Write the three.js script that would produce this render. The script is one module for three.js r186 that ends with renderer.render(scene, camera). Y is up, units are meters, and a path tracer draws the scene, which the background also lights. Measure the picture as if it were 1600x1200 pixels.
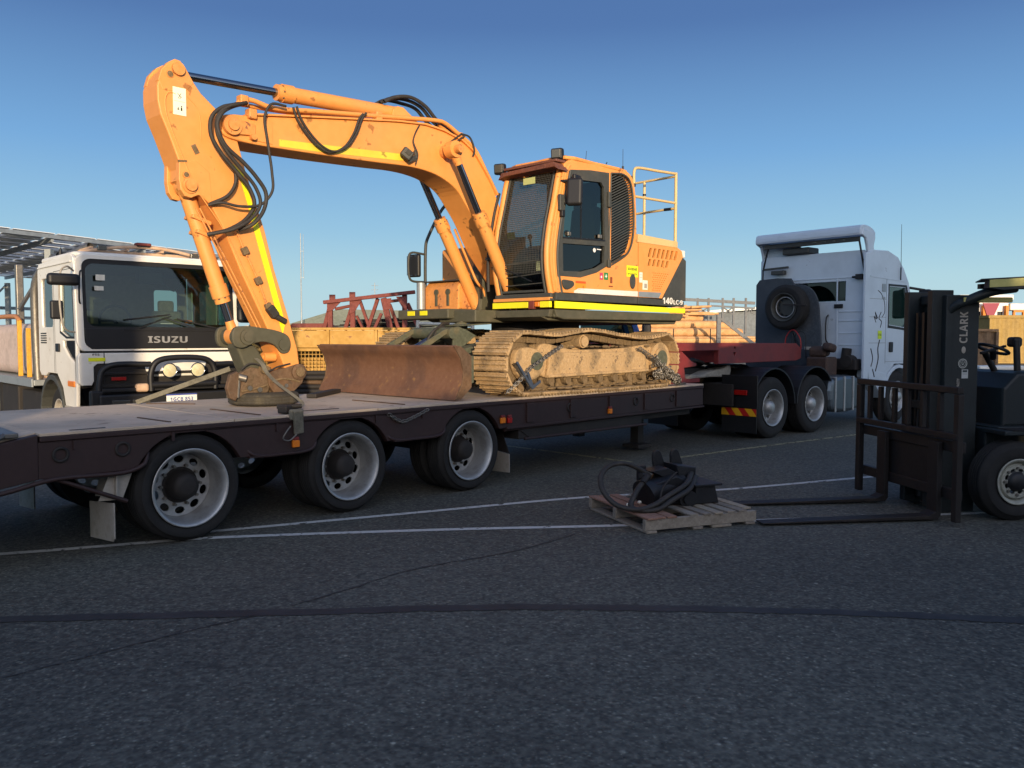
import * as THREE from 'three';
import { RoundedBoxGeometry } from 'three/addons/geometries/RoundedBoxGeometry.js';
import { mergeGeometries } from 'three/addons/utils/BufferGeometryUtils.js';
import { FontLoader } from 'three/addons/loaders/FontLoader.js';
import { TextGeometry } from 'three/addons/geometries/TextGeometry.js';

// ---------------------------------------------------------------- camera, sky, sun, exposure
const scene = new THREE.Scene();
const camera = new THREE.PerspectiveCamera(49.55, 4 / 3, 0.1, 6000);
camera.position.set(0, 1.7, 0);
camera.lookAt(0, 1.7 - 72 / 1300 * 10, -10);
const renderer = new THREE.WebGLRenderer({ antialias: true });
renderer.toneMapping = THREE.LinearToneMapping;
renderer.toneMappingExposure = 1.4;
renderer.shadowMap.enabled = true;

const SUN_AZ = THREE.MathUtils.degToRad(12.5), SUN_EL = THREE.MathUtils.degToRad(7.5);
const sunDir = new THREE.Vector3(Math.sin(SUN_AZ) * Math.cos(SUN_EL), Math.sin(SUN_EL), Math.cos(SUN_AZ) * Math.cos(SUN_EL));
const sun = new THREE.DirectionalLight(new THREE.Color().setRGB(1, 0.78, 0.52), 4.1);
sun.position.copy(sunDir).multiplyScalar(120);
sun.castShadow = true; sun.shadow.radius = 1.2; sun.shadow.mapSize.set(4096, 4096);
Object.assign(sun.shadow.camera, { left: -45, right: 45, top: 30, bottom: -30, near: 1, far: 400 });
scene.add(sun, sun.target);

function clearSky() {
  const W = 1024, H = 512, d = new Float32Array(W * H * 4), v = new THREE.Vector3();
  const stops = [[-90, .10, .10, .10], [-6, .2, .22, .23], [-1, .35, .47, .50], [0, .365, .49, .52], [2, .345, .487, .535], [3.9, .318, .48, .543], [7, .225, .40, .54], [12, .136, .292, .51], [20, .064, .138, .31], [27, .054, .115, .27], [45, .05, .112, .26], [90, .045, .10, .24]];
  for (let j = 0; j < H; j++) for (let i = 0; i < W; i++) {
    const el = ((j + .5) / H - .5) * 180, az = ((i + .5) / W - .5) * Math.PI * 2, r = el * Math.PI / 180;
    v.set(Math.cos(r) * Math.cos(az), Math.sin(r), Math.cos(r) * Math.sin(az));
    let k = 1; while (k < stops.length - 1 && stops[k][0] < el) k++;
    const a = stops[k - 1], b = stops[k], t = THREE.MathUtils.clamp((el - a[0]) / (b[0] - a[0]), 0, 1);
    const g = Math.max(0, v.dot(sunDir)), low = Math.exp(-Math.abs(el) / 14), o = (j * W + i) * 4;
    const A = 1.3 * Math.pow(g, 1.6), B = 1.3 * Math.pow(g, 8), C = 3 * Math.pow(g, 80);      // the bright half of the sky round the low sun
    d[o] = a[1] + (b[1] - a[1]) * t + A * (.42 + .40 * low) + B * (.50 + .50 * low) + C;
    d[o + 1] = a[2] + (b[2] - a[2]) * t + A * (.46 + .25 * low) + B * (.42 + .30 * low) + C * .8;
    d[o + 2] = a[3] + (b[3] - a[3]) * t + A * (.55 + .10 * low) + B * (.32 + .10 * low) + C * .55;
    d[o + 3] = 1;
  }
  const t = new THREE.DataTexture(d, W, H, THREE.RGBAFormat, THREE.FloatType);
  t.mapping = THREE.EquirectangularReflectionMapping; t.magFilter = t.minFilter = THREE.LinearFilter; t.wrapS = THREE.RepeatWrapping; t.needsUpdate = true;
  return t;
}
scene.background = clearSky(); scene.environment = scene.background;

// ---------------------------------------------------------------- helpers
let seed = 7;
const rnd = () => { seed = (seed * 1664525 + 1013904223) >>> 0; return seed / 4294967296; };
const rr = (a, b) => a + (b - a) * rnd();
const used = new Map();
function numbered(n) { const k = used.get(n) || 0; used.set(n, k + 1); return k ? n + '_' + String(k).padStart(3, '0') : n; }
const rad = THREE.MathUtils.degToRad;
// frames: origin on the ground, local x forward, y up
const frame = (x, z, deg) => ({ x, z, th: rad(deg) });
const W0 = frame(0, 0, 0);                      // the yard itself
const T = frame(-3.563, -7.746, 46);            // along the low loader
const TR = frame(3.491, -14.836, 40);           // along the prime mover
const IS = frame(-5.10, -12.2, -47);            // along the white crew truck
const FK = frame(3.9, -8.45, -173);             // along the forklift
function toWorld(f, [x, y, z]) { const c = Math.cos(f.th), s = Math.sin(f.th); return new THREE.Vector3(f.x + x * c + z * s, y, f.z - x * s + z * c); }
function thing(name, label, category, f, base = [0, 0, 0], group) {
  const o = new THREE.Group(); o.name = numbered(name);
  o.position.copy(toWorld(f, base)); o.rotation.y = f.th; o.userData = { label, category };
  if (group) o.userData.group = group;
  o.off = new THREE.Vector3(...base);
  scene.add(o); return o;
}
function rootOf(o) { while (o.parent && o.parent !== scene) o = o.parent; return o; }
function boxUV(g) {
  const p = g.attributes.position, n = p.count, uv = new Float32Array(n * 2), a = new THREE.Vector3(), b = new THREE.Vector3(), c = new THREE.Vector3();
  for (let i = 0; i < n; i += 3) {
    a.fromBufferAttribute(p, i); b.fromBufferAttribute(p, i + 1); c.fromBufferAttribute(p, i + 2);
    const q = b.clone().sub(a).cross(c.clone().sub(a)), x = Math.abs(q.x), y = Math.abs(q.y), z = Math.abs(q.z);
    [a, b, c].forEach((v, k) => { const [s, t] = y >= x && y >= z ? [v.x, v.z] : x >= z ? [v.z, v.y] : [v.x, v.y]; uv[(i + k) * 2] = s; uv[(i + k) * 2 + 1] = t; });
  }
  g.setAttribute('uv', new THREE.BufferAttribute(uv, 2)); return g;
}
function merged(gs) {
  gs = (Array.isArray(gs) ? gs.flat(3) : [gs]).map((g) => {
    g = g.index ? g.toNonIndexed() : g;
    for (const k of Object.keys(g.attributes)) if (k !== 'position' && k !== 'normal') g.deleteAttribute(k);
    g.clearGroups(); return g;
  });
  return boxUV(gs.length > 1 ? mergeGeometries(gs) : gs[0]);
}
function shadow(m) { m.castShadow = m.receiveShadow = true; return m; }
const TINY = /wheel_nut|gland_bolt/, WHOLE = /nut|bolt|mesh|clod|chain|lettering|badge|rim|hub|track_shoe|grille_slat|scribble|vent|shell_pane/;
function clusters(gs) {                              // pieces that touch belong to one part, pieces apart are parts of their own
  const bs = gs.map((g) => { g.computeBoundingBox(); return g.boundingBox.clone().expandByScalar(.006); }), id = gs.map((_, i) => i);
  const find = (i) => (id[i] === i ? i : (id[i] = find(id[i])));
  for (let i = 0; i < gs.length; i++) for (let j = 0; j < i; j++) if (bs[i].intersectsBox(bs[j])) id[find(i)] = find(j);
  const m = new Map(); gs.forEach((g, i) => { const k = find(i); if (!m.has(k)) m.set(k, []); m.get(k).push(g); }); return [...m.values()];
}
function part(name, gs, mat, parent, label) {
  const r = rootOf(parent), list = Array.isArray(gs) ? gs.flat(3) : [gs];
  let sets = list.length > 1 && !WHOLE.test(name) ? clusters(list) : [list]; if (sets.length > 24) sets = [list];
  const made = sets.map((q) => {
    const g = merged(q); if (r.off) g.translate(-r.off.x, -r.off.y, -r.off.z);
    const m = shadow(new THREE.Mesh(g, mat)); m.name = numbered(name); if (label) m.userData.label = label; if (TINY.test(name)) m.userData.kind = 'stuff'; parent.add(m); return m;
  });
  return made[0];
}
function holder(name, parent) { const g = new THREE.Group(); g.name = numbered(name); parent.add(g); return g; }
// a thing that is one mesh
function single(name, gs, mat, label, category, f = W0, base = [0, 0, 0], group, kind) {
  const g = merged(gs); g.translate(-base[0], -base[1], -base[2]);
  const m = shadow(new THREE.Mesh(g, mat)); m.name = numbered(name); m.position.copy(toWorld(f, base)); m.rotation.y = f.th;
  m.userData = kind ? { kind } : { label, category };
  if (kind && label) m.userData.label = label;
  if (group) m.userData.group = group;
  scene.add(m); return m;
}
// geometry makers
const V = (x, y, z) => new THREE.Vector3(x, y, z);
function box(x0, x1, y0, y1, z0, z1, r = 0) {
  const w = x1 - x0, h = y1 - y0, d = z1 - z0;
  const g = r ? new RoundedBoxGeometry(w, h, d, 2, Math.min(r, w * .49, h * .49, d * .49)) : new THREE.BoxGeometry(w, h, d);
  return g.translate((x0 + x1) / 2, (y0 + y1) / 2, (z0 + z1) / 2);
}
function aim(g, p, q, up = V(0, 1, 0)) {           // g lies along +x from 0; put it from p towards q
  const x = q.clone().sub(p).normalize(); let z = x.clone().cross(up); if (z.lengthSq() < 1e-6) z = x.clone().cross(V(1, 0, 0)); z.normalize();
  return g.applyMatrix4(new THREE.Matrix4().makeBasis(x, z.clone().cross(x), z).setPosition(p));
}
const v3 = (a) => (a.isVector3 ? a : V(...a));
function bar(p, q, h, d, r = 0) { p = v3(p); q = v3(q); return aim(box(0, p.distanceTo(q), -h / 2, h / 2, -d / 2, d / 2, r), p, q); }
function rod(p, q, r1, r2 = r1, seg = 20) { p = v3(p); q = v3(q); const l = p.distanceTo(q); return aim(new THREE.CylinderGeometry(r2, r1, l, seg).rotateZ(-Math.PI / 2).translate(l / 2, 0, 0), p, q); }
function pipe(pts, r, seg = 40, rs = 10) { return new THREE.TubeGeometry(new THREE.CatmullRomCurve3(pts.map(v3), false, 'centripetal'), seg, r, rs); }
function poly(pts, holes = []) {
  const s = new THREE.Shape(pts.map((p) => new THREE.Vector2(...p)));
  for (const h of holes) s.holes.push(new THREE.Path(h.map((p) => new THREE.Vector2(...p))));
  return s;
}
function extrude(s, d, bev) { return new THREE.ExtrudeGeometry(s, { depth: d - 2 * bev, bevelEnabled: bev > 0, bevelThickness: bev, bevelSize: bev, bevelOffset: -bev, bevelSegments: 2, curveSegments: 16 }); }
const prism = (pts, z0, z1, bev = 0, holes = []) => extrude(pts.isShape ? pts : poly(pts, holes), z1 - z0, bev).translate(0, 0, z0 + bev);          // outline in x, y
function prismX(pts, x0, x1, bev = 0, holes = []) { const f = (l) => l.map(([z, y]) => [-z, y]); return extrude(poly(f(pts), holes.map(f)), x1 - x0, bev).rotateY(Math.PI / 2).translate(x0 + bev, 0, 0); }   // outline in z, y
function prismY(pts, y0, y1, bev = 0, holes = []) { const f = (l) => l.map(([x, z]) => [x, -z]); return extrude(poly(f(pts), holes.map(f)), y1 - y0, bev).rotateX(-Math.PI / 2).translate(0, y0 + bev, 0); }   // outline in x, z
function smooth(pts, n = 6, closed = false) {       // a smoother outline through points
  const c = new THREE.CatmullRomCurve3(pts.map(([a, b]) => V(a, b, 0)), closed, 'centripetal'); return c.getPoints(pts.length * n).slice(0, closed ? -1 : undefined).map((p) => [p.x, p.y]);
}
// profile of [radius, z] turned about the z axis through (x, y)
const turned = (prof, x, y, seg = 48) => new THREE.LatheGeometry(prof.map(([r, z]) => new THREE.Vector2(r, z)), seg).rotateX(Math.PI / 2).translate(x, y, 0);
const disc = (r, x, y, z0, z1, seg = 32) => new THREE.CylinderGeometry(r, r, z1 - z0, seg).rotateX(Math.PI / 2).translate(x, y, (z0 + z1) / 2);
const circlePts = (r, x, y, n = 24) => Array.from({ length: n }, (_, i) => [x + r * Math.cos(i / n * 2 * Math.PI), y + r * Math.sin(i / n * 2 * Math.PI)]);
const place = (g, x, y, z, rx = 0, ry = 0, rz = 0) => g.applyMatrix4(new THREE.Matrix4().makeRotationFromEuler(new THREE.Euler(rx, ry, rz)).setPosition(x, y, z));

// ---------------------------------------------------------------- textures
const lattice = new Map();
function noise(N, cells, oct = 4, sd = 1) {          // tiling value noise, 0..1
  const out = new Float32Array(N * N); let amp = 1, sum = 0;
  for (let o = 0; o < oct; o++) {
    const c = cells << o; let s = (sd * 7919 + o * 104729 + 12345) >>> 0; const L = new Float32Array(c * c);
    for (let i = 0; i < c * c; i++) { s = (s * 1664525 + 1013904223) >>> 0; L[i] = s / 4294967296; }
    for (let j = 0; j < N; j++) {
      const fy = j / N * c, y0 = fy | 0, ty = fy - y0, sy = ty * ty * (3 - 2 * ty), r0 = y0 % c * c, r1 = (y0 + 1) % c * c;
      for (let i = 0; i < N; i++) {
        const fx = i / N * c, x0 = fx | 0, tx = fx - x0, sx = tx * tx * (3 - 2 * tx), a = x0 % c, b = (x0 + 1) % c;
        const u = L[r0 + a] + (L[r0 + b] - L[r0 + a]) * sx, w = L[r1 + a] + (L[r1 + b] - L[r1 + a]) * sx;
        out[j * N + i] += amp * (u + (w - u) * sy);
      }
    }
    sum += amp; amp *= .5;
  }
  for (let i = 0; i < N * N; i++) out[i] /= sum;
  return out;
}
function dataTex(N, fn, metres, srgb = true) {
  const d = new Uint8Array(N * N * 4);
  for (let i = 0; i < N * N; i++) { const c = fn(i, i % N, (i / N) | 0); d[i * 4] = c[0]; d[i * 4 + 1] = c[1]; d[i * 4 + 2] = c[2]; d[i * 4 + 3] = 255; }
  const t = new THREE.DataTexture(d, N, N); t.wrapS = t.wrapT = THREE.RepeatWrapping; t.magFilter = THREE.LinearFilter; t.minFilter = THREE.LinearMipmapLinearFilter; t.generateMipmaps = true;
  if (srgb) t.colorSpace = THREE.SRGBColorSpace; t.repeat.set(1 / metres, 1 / metres); t.needsUpdate = true; return t;
}
const clamp8 = (x) => Math.max(0, Math.min(255, x));
const mix3 = (a, b, t) => [clamp8(a[0] + (b[0] - a[0]) * t), clamp8(a[1] + (b[1] - a[1]) * t), clamp8(a[2] + (b[2] - a[2]) * t)];
const step = (a, b, x) => { const t = Math.max(0, Math.min(1, (x - a) / (b - a))); return t * t * (3 - 2 * t); };
const hexc = (h) => [(h >> 16) & 255, (h >> 8) & 255, h & 255];
const nA = noise(512, 4, 6, 3), nB = noise(512, 8, 6, 11), nC = noise(512, 32, 4, 23), nD = noise(512, 3, 3, 41);
// a worn surface: base colour, a second tone in patches, and specks of a third where the fine noise peaks
function worn(base, tone, speck, o = {}) {
  const { metres = 1.6, patch = [.45, .7], amount = .8, chips = [.74, .8], fine = 14 } = o; base = hexc(base); tone = hexc(tone); speck = hexc(speck);
  return dataTex(512, (i) => {
    let c = mix3(base, tone, amount * step(patch[0], patch[1], nA[i]));
    c = mix3(c, speck, .85 * step(chips[0], chips[1], .55 * nC[i] + .45 * nB[i]));
    const f = (nC[i] - .5) * fine * 2; return [clamp8(c[0] + f), clamp8(c[1] + f), clamp8(c[2] + f)];
  }, metres);
}
const bumpTex = dataTex(512, (i) => { const k = 255 * (.5 * nC[i] + .5 * nB[i]); return [k, k, k]; }, .5, false);
const roughTex = (lo, hi, metres = 1) => dataTex(512, (i) => { const k = 255 * (lo + (hi - lo) * nB[i]); return [k, k, k]; }, metres, false);
const std = (o) => new THREE.MeshStandardMaterial(o);
const flat = (hex, rough = .6, metal = 0, o = {}) => std({ color: hex, roughness: rough, metalness: metal, ...o });
const wornMat = (base, tone, speck, rough, metal = 0, o = {}, m = {}) => std({ map: worn(base, tone, speck, o), roughness: rough, metalness: metal, ...m });
const M = {
  orange: wornMat(0xda9148, 0xd68f4c, 0x94602c, .5, 0, { chips: [.665, .72], fine: 5, metres: 2.1 }),
  orangeWorn: wornMat(0xd08a46, 0xc4824c, 0x74482a, .6, 0, { chips: [.6, .68], metres: 1.1 }),
  reflectYellow: wornMat(0xe8e018, 0xdcd21c, 0x8a7c20, .45, 0, { chips: [.68, .74], fine: 4 }),
  hiYellow: flat(0xdce018, .5),
  darkGrey: wornMat(0x3b3c38, 0x46443c, 0x5c5648, .6, 0, { metres: 1.2, fine: 6 }),
  oliveGrey: wornMat(0x4a4838, 0x575140, 0x6b6048, .7, 0, { metres: 1.4, fine: 6 }),
  greenGrey: wornMat(0x4c4f3f, 0x605840, 0x7a5534, .7, 0, { metres: .8 }),
  black: flat(0x101012, .55), rubberHose: wornMat(0x2c2824, 0x38322c, 0x463e34, .7, 0, { metres: .3, fine: 4 }),
  chrome: flat(0x8a8d92, .18, 1), steel: wornMat(0x77736c, 0x8a8378, 0x5a4632, .45, .7, { metres: .6 }),
  mud: wornMat(0xab8e66, 0x857052, 0x5c4c3a, .95, 0, { metres: .75, patch: [.42, .6], chips: [.6, .7] }, { bumpMap: bumpTex, bumpScale: .012 }),
  mudDark: wornMat(0x6a583f, 0x7a6548, 0x3a2e20, .95, 0, { metres: .45 }, { bumpMap: bumpTex, bumpScale: .012 }),
  rust: wornMat(0x5a4634, 0x6a5038, 0x443628, .75, .15, { metres: .9, patch: [.4, .62], chips: [.6, .75] }, { bumpMap: bumpTex, bumpScale: .004 }),
  rustBlade: wornMat(0x7a5740, 0x684c3c, 0x96703f, .62, .25, { metres: 1.3, patch: [.38, .6], chips: [.64, .8], fine: 8 }, { bumpMap: bumpTex, bumpScale: .003 }),
  deck: wornMat(0xc4b098, 0xb2a08a, 0x8a7864, .85, 0, { metres: 2.2, patch: [.4, .6], chips: [.62, .74], fine: 8 }, { bumpMap: bumpTex, bumpScale: .003 }),
  maroon: wornMat(0x301d1a, 0x2b1d1a, 0x44362e, .6, 0, { metres: 1.3, fine: 5 }),
  redPaint: wornMat(0x742623, 0x682624, 0x503430, .55, 0, { metres: 1.1, fine: 5 }),
  chassis: wornMat(0x221e1b, 0x2c2622, 0x3c342c, .75, 0, { metres: .9, fine: 4 }),
  tyre: wornMat(0x191817, 0x21201e, 0x2e2b27, .85, 0, { metres: .5, fine: 4 }),
  tyreDusty: wornMat(0x38342c, 0x4a4436, 0x5e5642, .9, 0, { metres: .35 }),
  alloy: wornMat(0xaeaeac, 0x9c9a96, 0x5e5850, .5, .7, { metres: .5, fine: 8 }),
  flapGrey: wornMat(0x9a948a, 0x8a8378, 0x5a544c, .8, 0, { metres: .5, fine: 8 }),
  white: wornMat(0xdcd8ce, 0xd0cabe, 0xa89c88, .35, 0, { metres: 1.8, chips: [.66, .78], fine: 4 }),
  truckWhite: wornMat(0xbcc8d2, 0xb0bcc6, 0x8c949c, .3, 0, { metres: 2.2, chips: [.7, .8], fine: 3 }),
  zinc: wornMat(0xe0e2e2, 0xd4d6d6, 0xb4b6b4, .5, .1, { metres: 1.4, fine: 5 }),
  hitchBrown: wornMat(0x64503c, 0x54442f, 0x3a3026, .85, 0, { metres: .5, patch: [.4, .6] }, { bumpMap: bumpTex, bumpScale: .008 }),
  tapeYellow: wornMat(0xdcc23c, 0xd2b63c, 0x94782c, .45, 0, { chips: [.66, .74], fine: 5 }),
  oldSteel: wornMat(0x66686a, 0x5e6062, 0x504e4a, .7, .1, { metres: 2 }),
  galv: wornMat(0x9aa0a2, 0x8a9092, 0x7a7c7a, .5, .5, { metres: 1.4, fine: 5 }),
  amber: flat(0xd8761a, .3), redLens: flat(0x9a1612, .3), lampGlass: flat(0x5c5a54, .15, .4), whitePaint: wornMat(0xd8d4c6, 0xc8c2b0, 0x8a7a60, .6, 0, { metres: .8 }),
  clearGlass: new THREE.MeshPhysicalMaterial({ color: 0xb9c8c2, roughness: .03, transmission: 1, thickness: 0, ior: 1.5 }),
  darkGlass: new THREE.MeshPhysicalMaterial({ color: 0x6f7f80, roughness: .03, transmission: 1, thickness: 0, ior: 1.5 }),
  doorGlass: new THREE.MeshPhysicalMaterial({ color: 0x9aa69c, roughness: .03, transmission: 1, thickness: 0, ior: 1.5 }),
  smokeGlass: new THREE.MeshPhysicalMaterial({ color: 0x6c7672, roughness: .04, transmission: 1, thickness: 0, ior: 1.5 }),
  cream: wornMat(0xcdb078, 0xc4a870, 0xa08458, .55, 0, { metres: 1 , fine: 4 }),
  fork: wornMat(0x121a1c, 0x172022, 0x2e2a24, .6, 0, { metres: .8, fine: 4 }),
  forkSteel: wornMat(0x26211f, 0x302925, 0x50402f, .6, .3, { metres: .7, fine: 6 }),
  guardYellow: wornMat(0xa8a260, 0x9c985c, 0x6a6838, .6, 0, { metres: .8, fine: 5 }),
  timber: wornMat(0xc79a68, 0xb88a58, 0x8a5c38, .85, 0, { metres: .9, patch: [.4, .6] }),
  timberGrey: wornMat(0x8a8478, 0x7c766c, 0x5c564e, .9, 0, { metres: .9 }),
  timberEnd: wornMat(0xb47440, 0xa06434, 0x6a4426, .9, 0, { metres: .4 }),
  yellowWall: wornMat(0xb08840, 0xba9450, 0x74482a, .7, 0, { metres: 2.3, patch: [.42, .6], chips: [.62, .74] }),
  redFrame: wornMat(0x703229, 0x642e28, 0x5c3a30, .7, 0, { metres: 1 }),
  seat: flat(0x544e42, .9), tan: wornMat(0xc2a284, 0xb09074, 0x7a6450, .8, 0, { metres: 1.2 }),
};
const font = await new FontLoader().loadAsync('fonts/droid/droid_sans_bold.typeface.json');
function letters(text, h, depth, width) {           // raised lettering, baseline at 0, reading along +x
  const g = new TextGeometry(text, { font, size: h, depth, curveSegments: 4, bevelEnabled: false }); g.computeBoundingBox();
  if (width) g.scale(width / (g.boundingBox.max.x - g.boundingBox.min.x), 1, 1); return g;
}
function sign(w, h, px, draw) {                      // a printed panel, w by h metres, facing +z, centred at 0
  const c = document.createElement('canvas'); c.width = px; c.height = Math.round(px * h / w); const x = c.getContext('2d'); draw(x, c.width, c.height);
  const t = new THREE.CanvasTexture(c); t.colorSpace = THREE.SRGBColorSpace; return std({ map: t, roughness: .5 });
}
function label(name, w, h, mat, f, [x, y, z], ry, parent, thick = .003) {   // a thin plate whose front carries the print
  const g = new THREE.BoxGeometry(w, h, thick), r = rootOf(parent);
  const m = shadow(new THREE.Mesh(g, mat)); m.name = numbered(name); m.position.set(x, y, z).sub(r.off); m.rotation.y = ry; parent.add(m); return m;
}
const text = (x, s, px, py, size, col = '#111', face = 'sans-serif') => { x.fillStyle = col; x.font = 'bold ' + Math.round(size) + 'px ' + face; x.textAlign = 'center'; x.textBaseline = 'middle'; x.fillText(s, px, py); };

// ================================================================ the ground
function asphaltMaps() {
  const N = 2048, h = new Float32Array(N * N), tone = new Float32Array(N * N); seed = 99;
  for (let k = 0; k < 150000; k++) {
    const cx = rnd() * N, cy = rnd() * N, r = 1.0 + 1.7 * rnd() * rnd() + (rnd() < .03 ? 1.2 : 0), sh = rnd() < .14 ? rr(.35, .75) : rr(-.4, .4), hh = rr(.4, 1), R = Math.ceil(r);
    for (let y = -R; y <= R; y++) for (let x = -R; x <= R; x++) {
      const q = 1 - (x * x + y * y) / (r * r); if (q <= 0) continue;
      const i = (((cy + y) | 0) + N) % N * N + (((cx + x) | 0) + N) % N, e = hh * Math.sqrt(q); if (e > h[i]) { h[i] = e; tone[i] = sh; }
    }
  }
  const big = noise(256, 3, 5, 77), at = (i) => big[((i / N | 0) >> 3) * 256 + ((i % N) >> 3)], mid = noise(N, 430, 2, 55), am = (i) => mid[i];
  const map = dataTex(N, (i) => { const v = 71 + 60 * tone[i] * Math.min(1, h[i] * 1.4) + 16 * h[i] + 40 * (at(i) - .5) + 62 * (am(i) - .5); return [clamp8(v * 1.02), clamp8(v * 1.005), clamp8(v * .90)]; }, 9);
  const bump = dataTex(N, (i) => { const k = clamp8(255 * h[i]); return [k, k, k]; }, 9, false);
  return { map, bump };
}
const asph = asphaltMaps();
M.asphalt = std({ map: asph.map, bumpMap: asph.bump, bumpScale: .006, roughness: .82 });
const sealTex = dataTex(512, (i) => { const v = 47 + 20 * (nA[i] - .5) + 16 * (nC[i] - .5); return [v * 1.03, v, v * .98]; }, 1.2);
M.seal = std({ map: sealTex, roughness: .7, bumpMap: bumpTex, bumpScale: .003 });
function wornPaint(c, cut) {
  const a = dataTex(512, (i) => { const k = 255 * step(cut, cut + .12, .5 * nB[i] + .5 * nC[i]); return [k, k, k]; }, .9, false);
  return std({ map: worn(c, c, 0x6a6862, { metres: .8 }), alphaMap: a, transparent: true, roughness: .75 });
}
M.line = wornPaint(0xb9b8b2, .28); M.lineFaint = wornPaint(0x8f8868, .36);

single('ground', new THREE.PlaneGeometry(4000, 4000).rotateX(-Math.PI / 2), M.asphalt, '', '', W0, [0, 0, 0], null, 'structure');
function ribbon(pts, w, y, wob = 0) {                // a flat strip along points [x, z]
  const c = new THREE.CatmullRomCurve3(pts.map(([x, z]) => V(x, y, z)), false, 'centripetal'), n = pts.length * 14, P = [], I = [];
  for (let i = 0; i <= n; i++) {
    const p = c.getPoint(i / n), t = c.getTangent(i / n), s = V(-t.z, 0, t.x).normalize(), a = w / 2 + wob * (rnd() - .5), b = w / 2 + wob * (rnd() - .5);
    P.push(p.x + s.x * a, y, p.z + s.z * a, p.x - s.x * b, y, p.z - s.z * b);
    if (i < n) { const k = i * 2; I.push(k, k + 2, k + 1, k + 1, k + 2, k + 3); }
  }
  const g = new THREE.BufferGeometry(); g.setAttribute('position', new THREE.Float32BufferAttribute(P, 3)); g.setIndex(I); g.computeVertexNormals();
  if (g.attributes.normal.getY(0) < 0) { g.setIndex(I.map((_, k) => I[k - k % 3 + [0, 2, 1][k % 3]])); g.computeVertexNormals(); }
  return g;
}
const setting = (name, g, mat) => single(name, g, mat, '', '', W0, [0, 0, 0], null, 'structure');
setting('painted_line', ribbon([[-2.7, -7.2], [-.9, -8.03], [.72, -8.77], [2.29, -9.22], [4.10, -9.98], [6.2, -10.9]], .085, .004), M.line);
setting('painted_line', ribbon([[-6.2, -5.9], [-4.03, -6.46], [-2.85, -6.90], [-2.56, -6.99], [-.57, -7.30], [.9, -7.45], [2.36, -7.68], [4.6, -8.0]], .085, .004), M.line);
setting('painted_line', ribbon([[2.3, -11.7], [4.1, -13.1], [5.96, -14.49], [8, -16.1]], .09, .004), M.lineFaint);
setting('painted_line', ribbon([[-1.2, -14.0], [0, -12.95], [1.64, -11.3]], .09, .004), M.lineFaint);
setting('tar_strip', ribbon([[-6, -4.75], [-3.1, -4.94], [-1.58, -5.05], [0, -5.17], [.81, -5.15], [1.98, -5.07], [3.08, -4.92], [6, -4.5]], .115, .004, .022), M.seal);
setting('tarred_crack', ribbon([[-3.4, -3.4], [-2.56, -4.07], [-2.28, -4.34], [-1.92, -4.70], [-1.55, -5.03]], .012, .004, .014), M.seal);
setting('tarred_crack', ribbon([[-1.40, -5.19], [-1.1, -5.55], [-.75, -6.0], [0, -6.54], [.55, -7.13]], .014, .004, .016), M.seal);

// ================================================================ behind the camera: what shades the yard
const conc = wornMat(0x8f8b84, 0x857f78, 0x6a655e, .85, 0, { metres: 2.4 });
{
  const b = thing('workshop_building', 'low grey workshop with a sloping roof behind the camera', 'building', W0, [0, 0, 9]);
  const top = [[-14, 2.7], [-3, 2.74], [-1.5, 2.84], [-.3, 2.97], [.3, 3.02], [1, 3.04], [1.9, 3.06], [2.4, 3.2], [3, 3.26], [4, 3.27], [5.5, 3.45], [6.6, 3.58], [7.12, 3.8], [7.85, 4.0], [8.1, 4.3], [8.43, 4.4]];
  part('wall', prism([[-14, 0], [8.43, 0], ...top.slice().reverse()], 7, 7.3), conc, b);
  part('roof', prism([...top.map(([x, y]) => [x, y - .15]), ...top.slice().reverse().map(([x, y]) => [x, y - .02])], 7.302, 13), M.galv, b);
  part('end_wall', [box(-14, -13.8, 0, 2.1, 7.31, 13), box(8.0, 8.29, 0, 2.9, 7.31, 13), box(-13.79, 7.99, 0, 2.1, 12.8, 13)], conc, b);
}
{
  const b = thing('tall_store_building', 'tall grey store behind the camera on the right', 'building', W0, [17, 0, 11]);
  part('wall', [prismY([[8.45, 7], [12.3, 7], [12.3, 12.9], [9.8, 12.9]], 0, 7.3), box(12.31, 34, 0, 7.0, 7, 12.9)], conc, b);
  part('roof', [prismY([[8.47, 7.02], [12.28, 7.02], [12.28, 12.88], [9.82, 12.88]], 7.305, 7.4), box(12.33, 33.98, 7.005, 7.1, 7.02, 12.88)], M.galv, b);
}
single('added_shade_pylon', box(7.16, 7.8, 0, 8.5, 6.4, 6.9, .04), conc, 'unseen square pylon added to shade the forklift mast', 'pylon', W0, [7.5, 0, 6.7]);  // added blocker: keeps the sun off the forklift mast, gooseneck stays lit
single('concrete_post', box(-1.93, -1.26, 0, 7.5, 6.4, 6.9, .04), conc, 'concrete post in front of the low workshop wall', 'post', W0, [-1.6, 0, 6.7]);

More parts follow.
